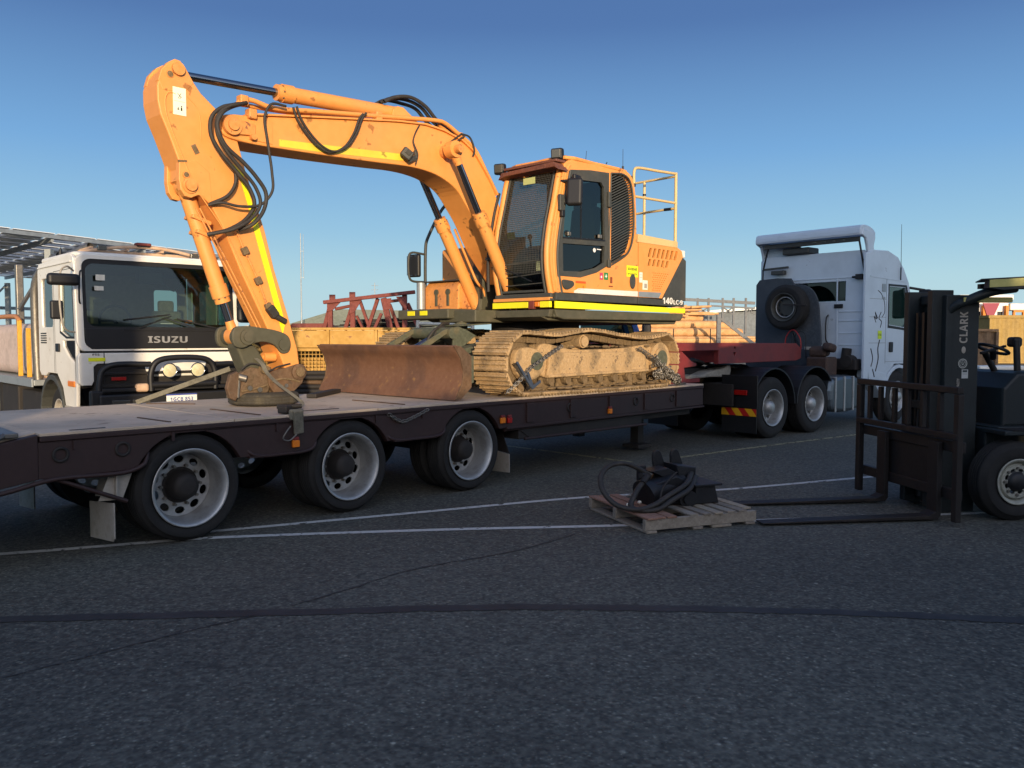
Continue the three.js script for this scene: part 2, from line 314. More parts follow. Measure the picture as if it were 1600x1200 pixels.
// ================================================================ far left: the open steel shed
{
  const s = thing('steel_shed', 'half sheeted steel shed roof with open purlins behind the white crew truck', 'shed', W0, [-26, 0, -48]);
  const Y = 6.0, e = (u, v) => V(-20.2 + 4.9 * u - 17.5 * v, Y, -32.9 - 10.8 * u - 18 * v);    // u along the near eave, v away from it
  const P = (u, v, y) => e(u, v).setY(y);
  for (let i = 0; i < 5; i++) { const u = -.6 + i * .4; part('rafter', bar(P(u, 0, Y - .2), P(u, 1, Y - .2), .2, .1), M.galv, s); }
  for (let j = 0; j <= 15; j++) part('purlin', bar(P(-.6, j / 15, Y - .05), P(1, j / 15, Y - .05), .1, .06), M.zinc, s);
  const shell = (u0, u1, v0, v1) => { const a = e(u0, v0), b = e(u1, v0), c = e(u1, v1), d = e(u0, v1); return prismY([[a.x, a.z], [b.x, b.z], [c.x, c.z], [d.x, d.z]], Y + .06, Y + .09); };
  for (let j = 0; j < 15; j++) { let u = -.6, k = 0; while (u < .99) { const w = Math.min(.165, 1 - u); part('roof_sheet', shell(u, u + w * (.93), (j + .03) / 15, (j + (k % 2 ? .78 : .97)) / 15), M.zinc, s); u += .165; k++; } }
  for (const u of [-.6, -.2, .2, .6, 1]) for (const v of [.02, .98]) { const p = P(u, v, 0); part('column', box(p.x - .13, p.x + .13, 0, Y - .56, p.z - .13, p.z + .13), M.galv, s); }
  for (const y of [3.1, 3.75, 2.3]) part('girt', bar(P(-.6, 1, y), P(1, 1, y), .22, .1), M.galv, s);
  for (const u of [-.4, 0, .4, .8]) part('brace', [bar(P(u - .2, .98, .6), P(u + .2, .98, Y - .6), .1, .1)], M.galv, s);
  part('fascia', bar(P(-.6, -.004, Y - .1), P(1, -.004, Y - .05), .16, .05), M.galv, s);
}
// ================================================================ beyond the trailer
const at = (u, v, d) => [(u - 800) * d / 1300, 1.7 + (528 - v) * d / 1300, -d];      // survey helper: where a sighted point stands at that distance
{
  const d = 17, z = -d, s = thing('yellow_skip_rack', 'rusty yellow steel rack with solid upper panels and mesh below behind the blade', 'rack', W0, [-3.4, 0, -17.4]);
  for (let k = 0; k < 5; k++) { const x0 = -5.7 + k * .98; part('panel', [prism([[x0 + .02, 1.50], [x0 + .96, 1.50], [x0 + .96, 1.85], [x0 + .02, 1.85]], z - .04, z, .008)], M.yellowWall, s); part('upright', box(x0 - .035, x0 + .015, .1, 1.87, z - .06, z + .03, .006), M.yellowWall, s); }
  part('rail', [box(-5.7, -.8, 1.86, 1.91, z - .07, z + .04, .008), box(-5.7, -.8, 1.43, 1.49, z - .06, z + .035, .006), box(-5.7, -.8, .95, 1.02, z - .06, z + .035, .006), box(-5.7, -.8, .12, .2, z - .06, z + .035, .006)], M.yellowWall, s);
  const w = []; for (let x = -5.66; x < -.82; x += .075) w.push(box(x, x + .012, 1.02, 1.43, z - .02, z - .008)); for (let y = 1.06; y < 1.43; y += .075) w.push(box(-5.68, -.82, y, y + .012, z - .034, z - .022));
  const mesh = part('wire_mesh', w, M.yellowWall, s); mesh.userData.kind = 'stuff';
  part('back_panel', box(-5.7, -.8, .15, 1.8, z - 1.3, z - 1.26), M.yellowWall, s);
  part('floor_beam', [box(-5.7, -.8, .3, .42, z - 1.25, z - .1), box(-5.7, -.8, 1.83, 1.85, z - 1.25, z - .08)], M.chassis, s);
  for (let i = 0; i < 9; i++) { const y = .25 + .09 * i; single('steel_pipe', rod([-5.6 + rr(0, .2), y + .02, z + .42 + rr(-.08, .08)], [-1.6 + rr(-.4, .4), y + .04, z + .4 + rr(-.08, .08)], .05), i % 3 ? M.chassis : M.rust, 'long dark steel pipe lying in the low stack in front of the yellow rack', 'pipe', W0, [-3.5, y, z + .4], 'dark pipes stacked before the yellow rack'); }
}
{ // red A-frames standing on the rack
  const d = 17.5, s = thing('red_steel_frame', 'red steel trestle frames bolted to a sloping beam on top of the yellow rack', 'steel frame', W0, [-2.9, 1.9, -d]);
  const q = (u, v, dz = 0) => { const a = at(u, v, d); return V(a[0], a[1], -d + dz); };
  const ch = (n, u0, v0, u1, v1, w, dz = 0) => part(n, bar(q(u0, v0, dz), q(u1, v1, dz), w, .1, .01), M.redFrame, s);
  ch('beam', 508, 473, 650, 457, .075, .09); ch('brace', 524, 483, 549, 478, .06, -.05); ch('brace', 602, 472, 626, 469, .06, -.05);
  ch('post', 517, 475, 517, 516, .1); ch('post', 552, 466, 552, 516, .1); ch('post', 600, 466, 611, 516, .12); ch('post', 633, 461, 633, 516, .1);
  ch('strut', 514, 482, 505, 516, .08, -.11); ch('strut', 550, 478, 538, 516, .08, -.11); ch('strut', 562, 470, 575, 508, .06, -.11); ch('strut', 590, 466, 574, 513, .07, -.12); ch('strut', 598, 490, 586, 516, .06, .11);
  ch('strut', 607, 475, 622, 516, .07, -.22); ch('strut', 636, 474, 656, 517, .09, -.11); ch('strut', 555, 493, 566, 516, .05, -.22);
  for (const [u, v] of [[522, 466], [553, 462]]) part('plate', bar(q(u - 4.5, v, .1), q(u + 4.5, v, .1), .13, .03), M.redFrame, s);
  part('gusset', [prism([[-3.86, 2.43], [-3.55, 2.47], [-3.74, 2.28], [-3.86, 2.25]], -d + .06, -d + .08), prism([[-3.39, 2.46], [-3.13, 2.5], [-3.28, 2.25], [-3.39, 2.2]], -d + .06, -d + .08), prism([[-2.74, 2.5], [-2.52, 2.53], [-2.55, 2.3], [-2.66, 2.28]], -d + .06, -d + .08), prism([[-2.42, 2.56], [-2.2, 2.57], [-2.2, 2.3], [-2.28, 2.32]], -d + .06, -d + .08)], M.redFrame, s);
}
{
  const d = 17.2, s = thing('dark_steel_bundle', 'bundle of dark flat steel bars lying behind the red frames', 'steel bars', W0, [-2.8, 1.9, -18.4]);
  for (let i = 0; i < 14; i++) { const x = -4.0 + rr(0, .8), y = 1.92 + .035 * (i % 6); part('bar', bar([x, y, -18.2 - rr(0, .5)], [x + rr(1.2, 2.2), y + rr(0, .1), -18.2 - rr(0, .5)], .03, .07), M.chassis, s); }
}
{ // green-grey hip roof far off
  const b = thing('hipped_house', 'long low building with a pale green hipped roof beyond the yard', 'building', W0, [-16, 0, -100]);
  part('wall', box(-26, -8, 0, 2.95, -108, -98.5), M.cream, b);
  const A = [[-27.5, 2.9, -97.5], [-6, 2.9, -97.5], [-6, 2.9, -109], [-27.5, 2.9, -109]], R = [[-21.5, 5.25, -103.2], [-9, 5.0, -103.2]], P = [], f = (...k) => k.forEach((p) => P.push(...p));
  f(A[0], A[1], R[1], A[0], R[1], R[0], A[1], A[2], R[1], A[2], A[3], R[0], A[2], R[0], R[1], A[3], A[0], R[0], A[0], A[2], A[1], A[0], A[3], A[2]);
  const g = new THREE.BufferGeometry(); g.setAttribute('position', new THREE.Float32BufferAttribute(P, 3)); g.computeVertexNormals();
  part('roof', g, wornMat(0x8a8c74, 0x80836c, 0x6f705c, .8, 0, { metres: 6 }), b);
  part('chimney_vent', [box(-11.2, -11, 5, 5.6, -103.3, -103.1)], M.galv, b);
}
{
  const b = thing('far_shed', 'distant low shed roof left of the hipped building', 'shed', W0, [-27, 0, -92]);
  part('wall', box(-31, -22.5, 0, 2.6, -96, -90), M.cream, b); part('roof', prism([[-31.3, 2.6], [-22.2, 2.6], [-22.2, 2.75], [-26.7, 3.2], [-31.3, 2.75]], -96.3, -89.7), wornMat(0xb8aa90, 0xa89a80, 0x8a7c68, .8, 0, { metres: 4 }), b);
}
single('rusty_bin_lid', prism([[-4.95, 1.92], [-3.9, 1.92], [-4.1, 2.02], [-4.85, 2.02]], -19, -18.4, .01), M.redFrame, 'low dark red lid left of the red frames behind the rack', 'lid', W0, [-4.4, 1.9, -18.7]);
{
  const s = thing('radio_mast', 'tall thin radio mast rising behind the stick of the excavator', 'mast', W0, [-22.7, 0, -90]);
  part('pole', rod([-22.7, 0, -90], [-22.7, 12.9, -90], .09, .045, 8), M.galv, s); part('antenna', [rod([-22.4, 8, -90], [-22.4, 12.8, -90], .035, .02, 6), bar([-22.7, 8.2, -90], [-22.4, 8.2, -90], .05, .05), bar([-22.7, 11, -90], [-22.4, 11, -90], .05, .05)], M.galv, s);
}
{
  const s = thing('lattice_aerial', 'small aerial with short crossbars above the red frames in the distance', 'aerial', W0, [-19.7, 0, -120]);
  part('pole', rod([-19.7, 0, -120], [-19.7, 9.6, -120], .07, .05, 8), M.galv, s); for (const y of [7.2, 7.9, 8.6, 9.2]) part('crossbar', rod([-20.2, y, -120], [-19.2, y, -120], .035, .035, 6), M.galv, s);
}
{ // pale ladder rack
  const d = 17, s = thing('white_ladder_rack', 'white tube rack standing behind the far track', 'rack', W0, [-1.4, 1, -d]);
  const q = (u, v) => V((u - 800) * d / 1300, 1.7 + (528 - v) * d / 1300, -d + .35), t = (...p) => pipe(p.map((a) => q(...a)), .035, 24, 8);
  part('hoop', t([656, 530], [656, 508], [657, 500], [663, 493], [672, 492], [680, 493], [683, 498], [684, 506]), M.whitePaint, s);
  part('rail', [t([656, 506], [700, 507], [742, 509])], M.whitePaint, s); part('post', [t([711, 507], [711, 500]), t([740, 507], [740, 520]), t([738, 500], [738, 508])], M.whitePaint, s);
}
{ // blue utility truck seen under the house of the excavator
  const z = -17.5, s = thing('blue_truck', 'blue truck cab glimpsed between the excavator house and its tracks', 'truck', W0, [2, 0, z]);
  const blue = flat(0x2c4c8c, .35);
  part('body', [prism([[.2, .5], [2.9, .5], [2.9, 1.35], [2.62, 1.5], [.2, 1.5]], z - 1, z + .8, .04)], blue, s);
  part('cab_frame', [bar([2.62, 1.48, z + .74], [2.42, 2.12, z + .62], .1, .08), bar([1.3, 1.48, z + .74], [1.32, 2.12, z + .62], .12, .08), bar([.3, 1.48, z + .74], [.34, 2.12, z + .62], .1, .08), box(.28, 2.48, 2.08, 2.18, z - .9, z + .66, .04), bar([2.62, 1.48, z - .9], [2.42, 2.12, z - .8], .1, .08)], blue, s);
  part('window', [prism([[1.38, 1.5], [2.56, 1.5], [2.38, 2.08], [1.38, 2.08]], z + .68, z + .69), prism([[.36, 1.5], [1.26, 1.5], [1.27, 2.08], [.4, 2.08]], z + .68, z + .69)], M.darkGlass, s);
  part('mirror', box(2.58, 2.76, 1.66, 1.98, z + .9, z + 1.0, .04), M.black, s); part('mirror_arm', rod([2.5, 1.8, z + .7], [2.62, 1.85, z + .95], .015), M.black, s);
  for (const x of [.75, 2.4]) part('wheel', turned([[.02, -.1], [.36, -.1], [.4, -.06], [.4, .06], [.36, .1], [.02, .1]], x, .4).translate(0, 0, z + .76), M.tyre, s);
}
{ // timber poles: pale pile on top, grey logs below
  const z0 = -36; seed = 31;
  const log = (x0, x1, y, z, r, pale, label_) => { const dz = rr(-.15, .15), p = V(x0, y, z + 1.2), q = V(x1, y + rr(-.04, .04), z - .6 + dz);
    const t = thing('timber_log', label_, 'log', W0, [(x0 + x1) / 2, y, z], pale ? 'pale poles in the sunlit pile' : 'grey logs in the lower pile');
    part('trunk', rod(p, q, r, r * .93, 14), pale ? M.timber : M.timberGrey, t);
    const dir = q.clone().sub(p).normalize(); part('cut_end', rod(q, q.clone().add(dir.multiplyScalar(.015)), r * .94, r * .94, 14), M.timberEnd, t); };
  for (let row = 0; row < 4; row++) for (let k = 0; k < 2; k++) log(2.7 + rr(0, 1.2), 13 + rr(-.3, 1.2), .2 + row * .36, z0 + .9 - row * .18 - k * .5, .19, false, 'grey log in the lower pile behind the red gooseneck');
  for (let row = 0; row < 4; row++) for (let k = 0; k < 3; k++) log(4.3 + rr(0, .9), [10.4, 10.1, 9.4, 8.1][row] + rr(-.7, .5), 1.62 + row * .315, z0 - row * .2 - k * .42, .185 + rr(-.03, .03), true, k ? 'pale peeled pine pole in the sunlit pile behind the red gooseneck' : ['bottom front pale pole of the sunlit pile behind the red gooseneck', 'second pale pole up in the front of the sunlit pile', 'third pale pole up in the front of the sunlit pile', 'topmost front pale pole of the sunlit pile'][row]);
  for (let i = 0; i < 14; i++) { const x = 6.8 + rr(0, 1.4), y = 2.76 + .075 * (i % 5), z = z0 - .8 - rr(0, .6); single('short_branch', rod([x, y, z], [x + rr(.7, 1.3), y + rr(-.12, .15), z + rr(-.3, .3)], .065, .045, 8), M.timber, 'short thin stick in the heap on top of the pale poles', 'stick', W0, [x, y, z], 'sticks heaped on the poles'); }
}
for (const [x, n] of [[4.6, 'left'], [8.4, 'right']]) {
  const s = thing('log_stanchion', n === 'left' ? 'grey braced steel stanchion holding the left part of the pole pile' : 'grey braced steel stanchion holding the right part of the pole pile', 'stanchion', W0, [x, 0, -33.9]);
  part('post', box(x - .08, x + .08, 0, 2.65, -33.98, -33.82, .01), M.oldSteel, s); part('brace', n === 'left' ? bar([x - 1.3, 1.35, -33.9], [x - .09, 2.4, -33.9], .12, .08) : bar([x + .09, 2.5, -33.9], [x + 1.5, 1.4, -33.9], .13, .08), M.oldSteel, s);
}
{
  const s = thing('wire_fence', 'thin dark post and wire fence in front of the grey logs', 'fence', W0, [6, 0, -31.5]);
  for (const x of [3.9, 6.1, 7.5]) part('post', rod([x, 0, -31.5], [x, 2.05, -31.5], .02, .02, 8), M.black, s);
  for (const y of [.5, .9, 1.3, 1.7]) part('wire', rod([2.2, y, -31.5], [9.4, y - .02, -31.5], .007, .007, 6), M.black, s);
}
{ // grey shed with a steel portal in front
  const z = -45, k = 45 / 1300, s = thing('grey_arched_shed', 'grey shed with a low arched roof behind the log pile', 'shed', W0, [14, 0, -52]);
  part('wall', prism([[7.5, 0], [22, 0], [22, 2.7], [15, 3.35], [12, 3.15], [7.5, 2.2]], -60, -50), wornMat(0x6a7074, 0x60666a, 0x545a5e, .8, 0, { metres: 3 }), s);
  part('roof', prism([...[[7.2, 2.2], [10, 2.85], [12, 3.2], [15, 3.42], [18, 3.25], [22.3, 2.7]], ...[[22.3, 2.85], [18, 3.4], [15, 3.57], [12, 3.35], [10, 3.0], [7.2, 2.35]]], -60.3, -49.7), M.galv, s);
  const p = thing('steel_portal', 'pale steel portal frame with posts and cross bracing before the grey shed', 'steel frame', W0, [11, 0, z]);
  const q = (u, v) => V((u - 800) * k, 1.7 + (528 - v) * k, z);
  part('beam', [bar(q(1065, 468), q(1178, 474), .16, .12)], M.oldSteel, p); part('beam', bar(q(1110, 478), q(1178, 482), .09, .09), M.oldSteel, p);
  for (const u of [1089, 1106, 1128, 1145, 1164]) { const a = q(u, 466); part('post', box(a.x - .05, a.x + .05, 0, a.y, z - .05, z + .05), M.oldSteel, p); }
  for (const [a, b] of [[1089, 1106], [1128, 1145], [1164, 1178]]) part('brace', [bar(q(a, 480), q(b, 492), .07, .05), bar(q(a, 492), q(b, 480), .07, .05)], M.oldSteel, p);
}
{ // far right
  const s = thing('white_block_building', 'white and orange sunlit building seen right of the forklift mast', 'building', W0, [39, 0, -72]);
  part('wall', box(37.6, 41.6, 0, 4.9, -78, -70), M.white, s); part('roof_slab', box(37.4, 41.9, 4.905, 5.3, -78.2, -69.8), M.white, s);
  const or = flat(0xc8792c, .7); for (const x of [37.8, 38.5, 39.3, 41.2]) part('column', box(x, x + .22, 0, 4.4, -69.9, -69.6), or, s);
  part('balcony', box(37.6, 41.6, 2.2, 2.4, -69.5, -69.2), or, s); part('awning', prism([[39.2, 4.6], [40.6, 4.6], [40.0, 3.2], [39.7, 3.2]], -69.6, -69.5), flat(0x8a3a48, .7), s);
  for (const x of [38.1, 38.85, 40.7]) part('window', box(x, x + .4, 2.7, 3.9, -69.99, -69.95), M.darkGlass, s);
  const o2 = thing('orange_steel_frame', 'orange open steel frame standing right of the white building', 'steel frame', W0, [42.6, 0, -70]);
  for (const x of [42.0, 42.8, 43.6]) part('post', box(x, x + .16, 0, 4.0, -70.1, -69.9), or, o2); for (const y of [1.4, 2.6, 3.85]) part('rail', box(42.0, 43.76, y, y + .15, -70.12, -69.88), or, o2);
  single('white_tank_top', box(41.9, 44, 4.02, 4.6, -72, -70.2, .1), M.white, 'white flat top unit above the orange steel frame', 'roof unit', W0, [43, 4, -71]);
}
{
  const s = thing('brown_container', 'brown corrugated container beside the forklift mast', 'container', W0, [16.9, 0, -30.6]);
  const rust = wornMat(0x7c6248, 0x6c543e, 0x9a7a56, .8, 0, { metres: 1.4 }); const P = []; for (let i = 0; i < 16; i++) P.push([15.9 + i * .1, i % 4 < 2 ? -30.0 : -30.06]);
  part('corrugated_side', prismY([...P, [17.4, -32.2], [15.9, -32.2]], .12, 1.92), rust, s); part('frame', [box(15.84, 17.5, 1.925, 2.02, -32.25, -29.96, .01), box(15.84, 17.5, .02, .115, -32.25, -29.96, .01), box(17.405, 17.5, .12, 1.92, -30.1, -29.95), box(15.8, 15.895, .12, 1.92, -30.1, -29.95)], rust, s);
  const y = thing('yellow_container', 'plain yellow ochre container at the right edge behind the forklift', 'container', W0, [34, 0, -56]);
  const ye = wornMat(0x94783c, 0x8a7038, 0x7a6034, .7, 0, { metres: 2 }); const Q = []; for (let i = 0; i < 40; i++) Q.push([31.5 + i * .15, i % 4 < 2 ? -55 : -55.05]); part('corrugated_side', prismY([...Q, [37.4, -58], [31.5, -58]], .15, 3.0), ye, y); part('frame', [box(31.4, 37.5, 3.005, 3.2, -58.05, -54.95, .02), box(31.4, 37.5, .02, .145, -58.05, -54.95)], ye, y);
  const w = thing('white_pipe_stack', 'low stack of white plastic wrapped bundles behind the forklift cowl', 'bundles', W0, [15.2, 0, -26]);
  for (let i = 0; i < 5; i++) part('bundle', box(14.2 + rr(0, .3), 15.9 + rr(0, .6), .02 + i * .17, .16 + i * .17, -26.3, -25.6, .05), i % 2 ? M.chassis : M.white, w);
}
// ================================================================ wheels
function wheelShapes(R, w, rimR, dish, holes, holeR) {
  const tyre = (z) => { const p = [[rimR, z - .03], [rimR + .012, z - .006], [rimR + .05, z + .004], [(R + rimR) / 2 + .03, z + .012], [R - .05, z - .004], [R - .014, z - .026], [R, z - .045]]; const n = 4; for (let i = 1; i <= n; i++) { const c = z - .045 - (w - .09) * i / (n + 1); p.push([R, c + .008], [R - .013, c + .005], [R - .013, c - .005], [R, c - .008]); } p.push([R, z - w + .045], [R - .014, z - w + .026], [R - .05, z - w + .004], [rimR + .05, z - w - .004], [rimR + .012, z - w + .006], [rimR, z - w + .03]); return turned(p, 0, 0, 64); };
  const rim = [turned([[rimR - .012, .0], [rimR + .014, .004], [rimR + .016, .012], [rimR + .006, .014], [rimR - .012, .004], [rimR - .022, -.03], [rimR - .032, -.06], [rimR - .04, -dish + .01], [rimR - .05, -dish - .004], [rimR - .06, -dish - .02], [rimR + .0, -dish - .05], [rimR, -w]], 0, 0, 64)];
  const s = new THREE.Shape(); s.absarc(0, 0, rimR - .045, 0, 2 * Math.PI); for (let i = 0; i < holes; i++) { const a = (i + .5) / holes * 2 * Math.PI, h = new THREE.Path(); h.absellipse(Math.cos(a) * (rimR - .095), Math.sin(a) * (rimR - .095), holeR * .82, holeR * 1.15, 0, 2 * Math.PI, true, a); s.holes.push(h); }
  rim.push(new THREE.ExtrudeGeometry(s, { depth: .012, bevelEnabled: true, bevelThickness: .003, bevelSize: .003, bevelOffset: -.003, bevelSegments: 1, curveSegments: 24 }).translate(0, 0, -dish - .012));
  return { tyre, rim };
}
function wheel(parent, x, y, z, side, S, o) {         // z: the outer face; side +1 faces +z
  const h = holder('wheel', parent), put = (g) => (side < 0 ? g.rotateY(Math.PI) : g).translate(x, y, z);
  part('tyre', put(S.tyre(0)), o.tyre, h); if (o.dual) part('tyre', put(S.tyre(-o.dual)), o.tyre, h);
  part('rim', S.rim.map((g) => put(g.clone())), o.rim, h);
  part('hub', o.hub.map((g) => put(g.clone())), o.hubMat, h);
  if (o.nuts) part('wheel_nut', o.nuts.map((g) => put(g.clone())), o.nutMat || M.steel, h);
}
const nuts = (n, r, z, l, a = .011) => Array.from({ length: n }, (_, i) => place(new THREE.CylinderGeometry(a, a, l, 6).rotateX(Math.PI / 2), r * Math.cos(i / n * 2 * Math.PI), r * Math.sin(i / n * 2 * Math.PI), z));

// ================================================================ the low loader
const trailer = thing('low_loader_trailer', 'long dark maroon low loader trailer with three axles carrying the excavator', 'trailer', T, [3, 0, 0]);
{
  const t = trailer, R = .45, xs = [0, 1.6, 3.2];
  for (let i = 0; i < 6; i++) { const x0 = -1.14 + i * 1.532; part('deck_plate', box(x0, x0 + 1.524, .976, 1.0 + .0015 * (i % 2), -1.12, 1.246, .004), M.deck, t); }
  part('edge_rail', [box(-1.14, 8.05, .935, .975, 1.16, 1.25, .008), box(-1.14, 8.05, .935, .975, -1.2, -1.125, .008)], M.maroon, t);
  // side beams with arches over the wheels
  const bot = .66, notch = (c) => { const P = [], a0 = Math.asin((bot - R) / .49); for (let i = 0; i <= 16; i++) { const a = Math.PI - a0 - (Math.PI - 2 * a0) * i / 16; P.push([c + .49 * Math.cos(a), Math.min(.932, R + .482 * Math.sin(a))]); } return P; };
  const prof = [[-1.15, .934], [-1.15, bot], ...xs.flatMap(notch), [8.05, bot + .02], [8.05, .934]];
  for (const [z0, z1] of [[1.165, 1.235], [-1.19, -1.12]]) part('side_beam', prism(prof, z0, z1, .006), M.maroon, t);
  part('side_flange', [box(3.75, 8.05, .645, .672, 1.1, 1.262, .005), box(.52, 1.08, .645, .658, 1.1, 1.255), box(2.12, 2.68, .645, .658, 1.1, 1.255)], M.maroon, t);
  // tail
  part('tail_plate', prism([[-1.145, 1.0], [-3.9, .5], [-3.9, .46], [-1.145, .962]], -1.12, 1.155), M.deck, t);
  part('tail_beam', [prism([[-1.15, .99], [-3.9, .49], [-3.9, .36], [-2.6, .42], [-1.15, .66]], 1.16, 1.24, .006), prism([[-1.15, .99], [-3.9, .49], [-3.9, .36], [-2.6, .42], [-1.15, .66]], -1.2, -1.125, .006)], M.maroon, t);
  part('ramp_hinge', [bar([-1.3, 1.0, .5], [-1.34, .995, 1.22], .035, .14, .008), pipe([[-1.36, 1.0, 1.2], [-1.42, .97, 1.24], [-1.46, .9, 1.25]], .02, 12, 8)], M.steel, t);
  for (const [a, b] of [[[-.15, 1.004, .54], [-.12, 1.004, 1.12]], [[.69, 1.006, .19], [.71, 1.006, 1.1]], [[.55, 1.006, -.98], [.87, 1.006, -.53]], [[2.35, 1.006, .2], [2.37, 1.006, 1.1]]]) part('rubbing_strip', bar(a, b, .008, .022, .002), M.rust, t);
  part('deck_slot', [box(-.92, -.66, 1.0035, 1.006, 1.18, 1.2), box(1.05, 1.6, 1.005, 1.009, 1.02, 1.04)], M.chassis, t);
  // frame below
  part('main_beam', [...[-.5, .38].map((z) => prism([[-1.15, .95], [-3.4, .5], [-3.4, .4], [-1.1, .55], [3.9, .55], [4.4, .5], [8.2, .5], [8.2, .95]], z, z + .12)), ...Array.from({ length: 12 }, (_, i) => box(-.95 + i * .8, -.87 + i * .8, .72, .95, -1.1, 1.15))], M.chassis, t);
  for (const x of xs) { part('axle', [rod([x, R, -1.0], [x, R, 1.0], .075), box(x - .3, x + .3, .52, .58, -.55, -.4), box(x - .3, x + .3, .52, .58, .42, .57)], M.chassis, t); }
  part('side_locker', [box(4.0, 6.5, .50, .64, .7, 1.2, .01), box(6.5, 7.9, .54, .64, .4, 1.1, .01), prism([[3.96, .64], [4.25, .64], [4.4, .5], [4.2, .5]], .7, 1.21)], M.chassis, t);
  part('under_rail', [rod([3.75, .63, 1.2], [8.0, .655, 1.2], .018), rod([4.1, .5, 1.2], [6.6, .49, 1.2], .018)], M.maroon, t);
  const pipeG = (x0, x1, y) => pipe([[x0, y + .11, 1.19], [x0 + .05, y + .03, 1.235], [x0 + .14, y, 1.24], [(x0 + x1) / 2, y - .005, 1.24], [x1 - .14, y, 1.24], [x1 - .05, y + .03, 1.235], [x1, y + .11, 1.19]], .017, 40, 8);
  part('guard_pipe', [pipeG(.49, 1.23, .655), pipeG(2.02, 2.84, .66), pipe([[-.34, .78, 1.19], [-.38, .7, 1.24], [-.5, .65, 1.245], [-1.06, .65, 1.245], [-1.4, .59, 1.25], [-2.4, .5, 1.25]], .018, 40, 8), rod([-1.06, .66, 1.22], [-.52, .41, 1.22], .017)], M.maroon, t);
  // wheels
  const S = wheelShapes(R, .26, .315, .225, 10, .036), hub = [turned([[.0, -.05], [.06, -.05], [.075, -.06], [.1, -.07], [.112, -.1], [.122, -.21], [.155, -.212]], 0, 0, 32)];
  for (const x of xs) for (const s of [1, -1]) wheel(t, x, R, s > 0 ? 1.225 : -1.18, s, S, { tyre: M.tyre, rim: M.alloy, hub, hubMat: M.chassis, dual: .3, nuts: nuts(10, .17, -.205, .05, .014) });
  // flaps and lights
  const flap = (x, z0, z1, y0, y1, lean) => bar([x - lean, y0, (z0 + z1) / 2], [x, y1, (z0 + z1) / 2], .012, z1 - z0, .004);
  part('mud_flap', [prismX([[.72, .06], [1.2, .1], [1.235, .13], [1.235, .41], [.72, .36]], -.63, -.618, .003)], M.flapGrey, t, 'pale grey rear flap');
  part('flap_stay', prism([[-.72, .43], [-.64, .62], [-.5, .75], [-.42, .74], [-.47, .6], [-.54, .42]], 1.17, 1.182, .003), M.flapGrey, t);
  part('flap_hanger', prismX([[.76, .40], [1.22, .46], [1.40, .8], [.98, .78]].map(([z, y]) => [Math.min(z, 1.23), y]), -.60, -.588, .003), M.flapGrey, t);
  part('mud_flap', [prismX([[-1.18, .05], [-.72, .08], [-.72, .36], [-1.16, .38]], -.63, -.618, .003)], M.flapGrey, t, 'small rust stained flap on the far side');
  part('mud_flap', [prismX([[.82, .10], [1.14, .11], [1.14, .33], [.82, .36]], 3.9, 3.912, .003)], M.flapGrey, t); part('flap_hanger', prismX([[.8, .37], [1.14, .34], [1.0, .62], [.8, .62]], 3.9, 3.91), M.chassis, t);
  for (const [x, y] of [[.98, .745], [3.68, .765], [3.79, .76], [5.7, .745]]) { const m = part('marker_lamp', [box(x - .035, x + .035, y - .045, y + .02, 1.237, 1.27, .008)], x === 3.79 ? M.redLens : M.amber, t); part('lamp_cap', box(x - .03, x + .03, y + .022, y + .05, 1.24, 1.265, .006), M.redPaint, m); }
  for (const x of [4.15, 4.95, 5.75, 6.55, 7.35]) part('stake_pocket', box(x - .06, x + .06, .7, .93, 1.236, 1.258, .006), M.maroon, t);
  for (const x of [-.9, -.15, .8, 1.9, 2.5]) part('beam_stiffener', box(x - .012, x + .012, .86, .93, 1.236, 1.25), M.maroon, t);
  for (const x of [-.55, -1.0, 4.9, 6.3, 7.2]) part('tie_ring', [new THREE.TorusGeometry(.05, .012, 8, 20).translate(x, .83, 1.24)], M.chassis, t);
  // gooseneck
  const zN = 1.0, zF = -.95;
  part('neck_beam', [prism([[7.62, 1.5], [7.62, 1.62], [8.9, 1.62], [8.9, 1.5]], zN - .12, zN, .006), prism([[7.62, 1.5], [7.62, 1.62], [8.9, 1.62], [8.9, 1.5]], zF, zF + .12, .006)], M.redPaint, t, 'thin red top bar of the neck');
  const dia = (x, y, s) => [[x - .045, y], [x, y + s * .06], [x + .045, y]];
  part('neck_block', [prism([[8.9, 1.28], [8.9, 1.62], [11.7, 1.6], [11.9, 1.5], [11.9, 1.32], [11.7, 1.28]], zN - .1, zN, .008, [dia(9.42, 1.52, 1), dia(9.42, 1.46, -1)]), prism([[8.9, 1.28], [8.9, 1.62], [11.7, 1.6], [11.9, 1.5], [11.9, 1.32], [11.7, 1.28]], zF, zF + .1, .008), box(8.92, 11.8, 1.3, 1.58, zF + .11, zN - .11)], M.redPaint, t);
  part('riser_gusset', [prism([[7.5, 1.6], [7.7, 1.6], [8.15, 1.34], [8.3, 1.3], [8.3, 1.26], [7.95, 1.24], [8.0, 1.02], [7.5, 1.0]], .92, .96, .006), prism([[7.5, 1.6], [7.7, 1.6], [8.15, 1.34], [8.3, 1.3], [8.3, 1.26], [7.95, 1.24], [8.0, 1.02], [7.5, 1.0]], -.92, -.88, .006)], M.redPaint, t);
  part('riser_plate', [box(7.62, 7.7, 1.0, 1.5, -.87, .91), box(7.71, 8.5, 1.0, 1.06, -.9, .9)], M.redPaint, t);
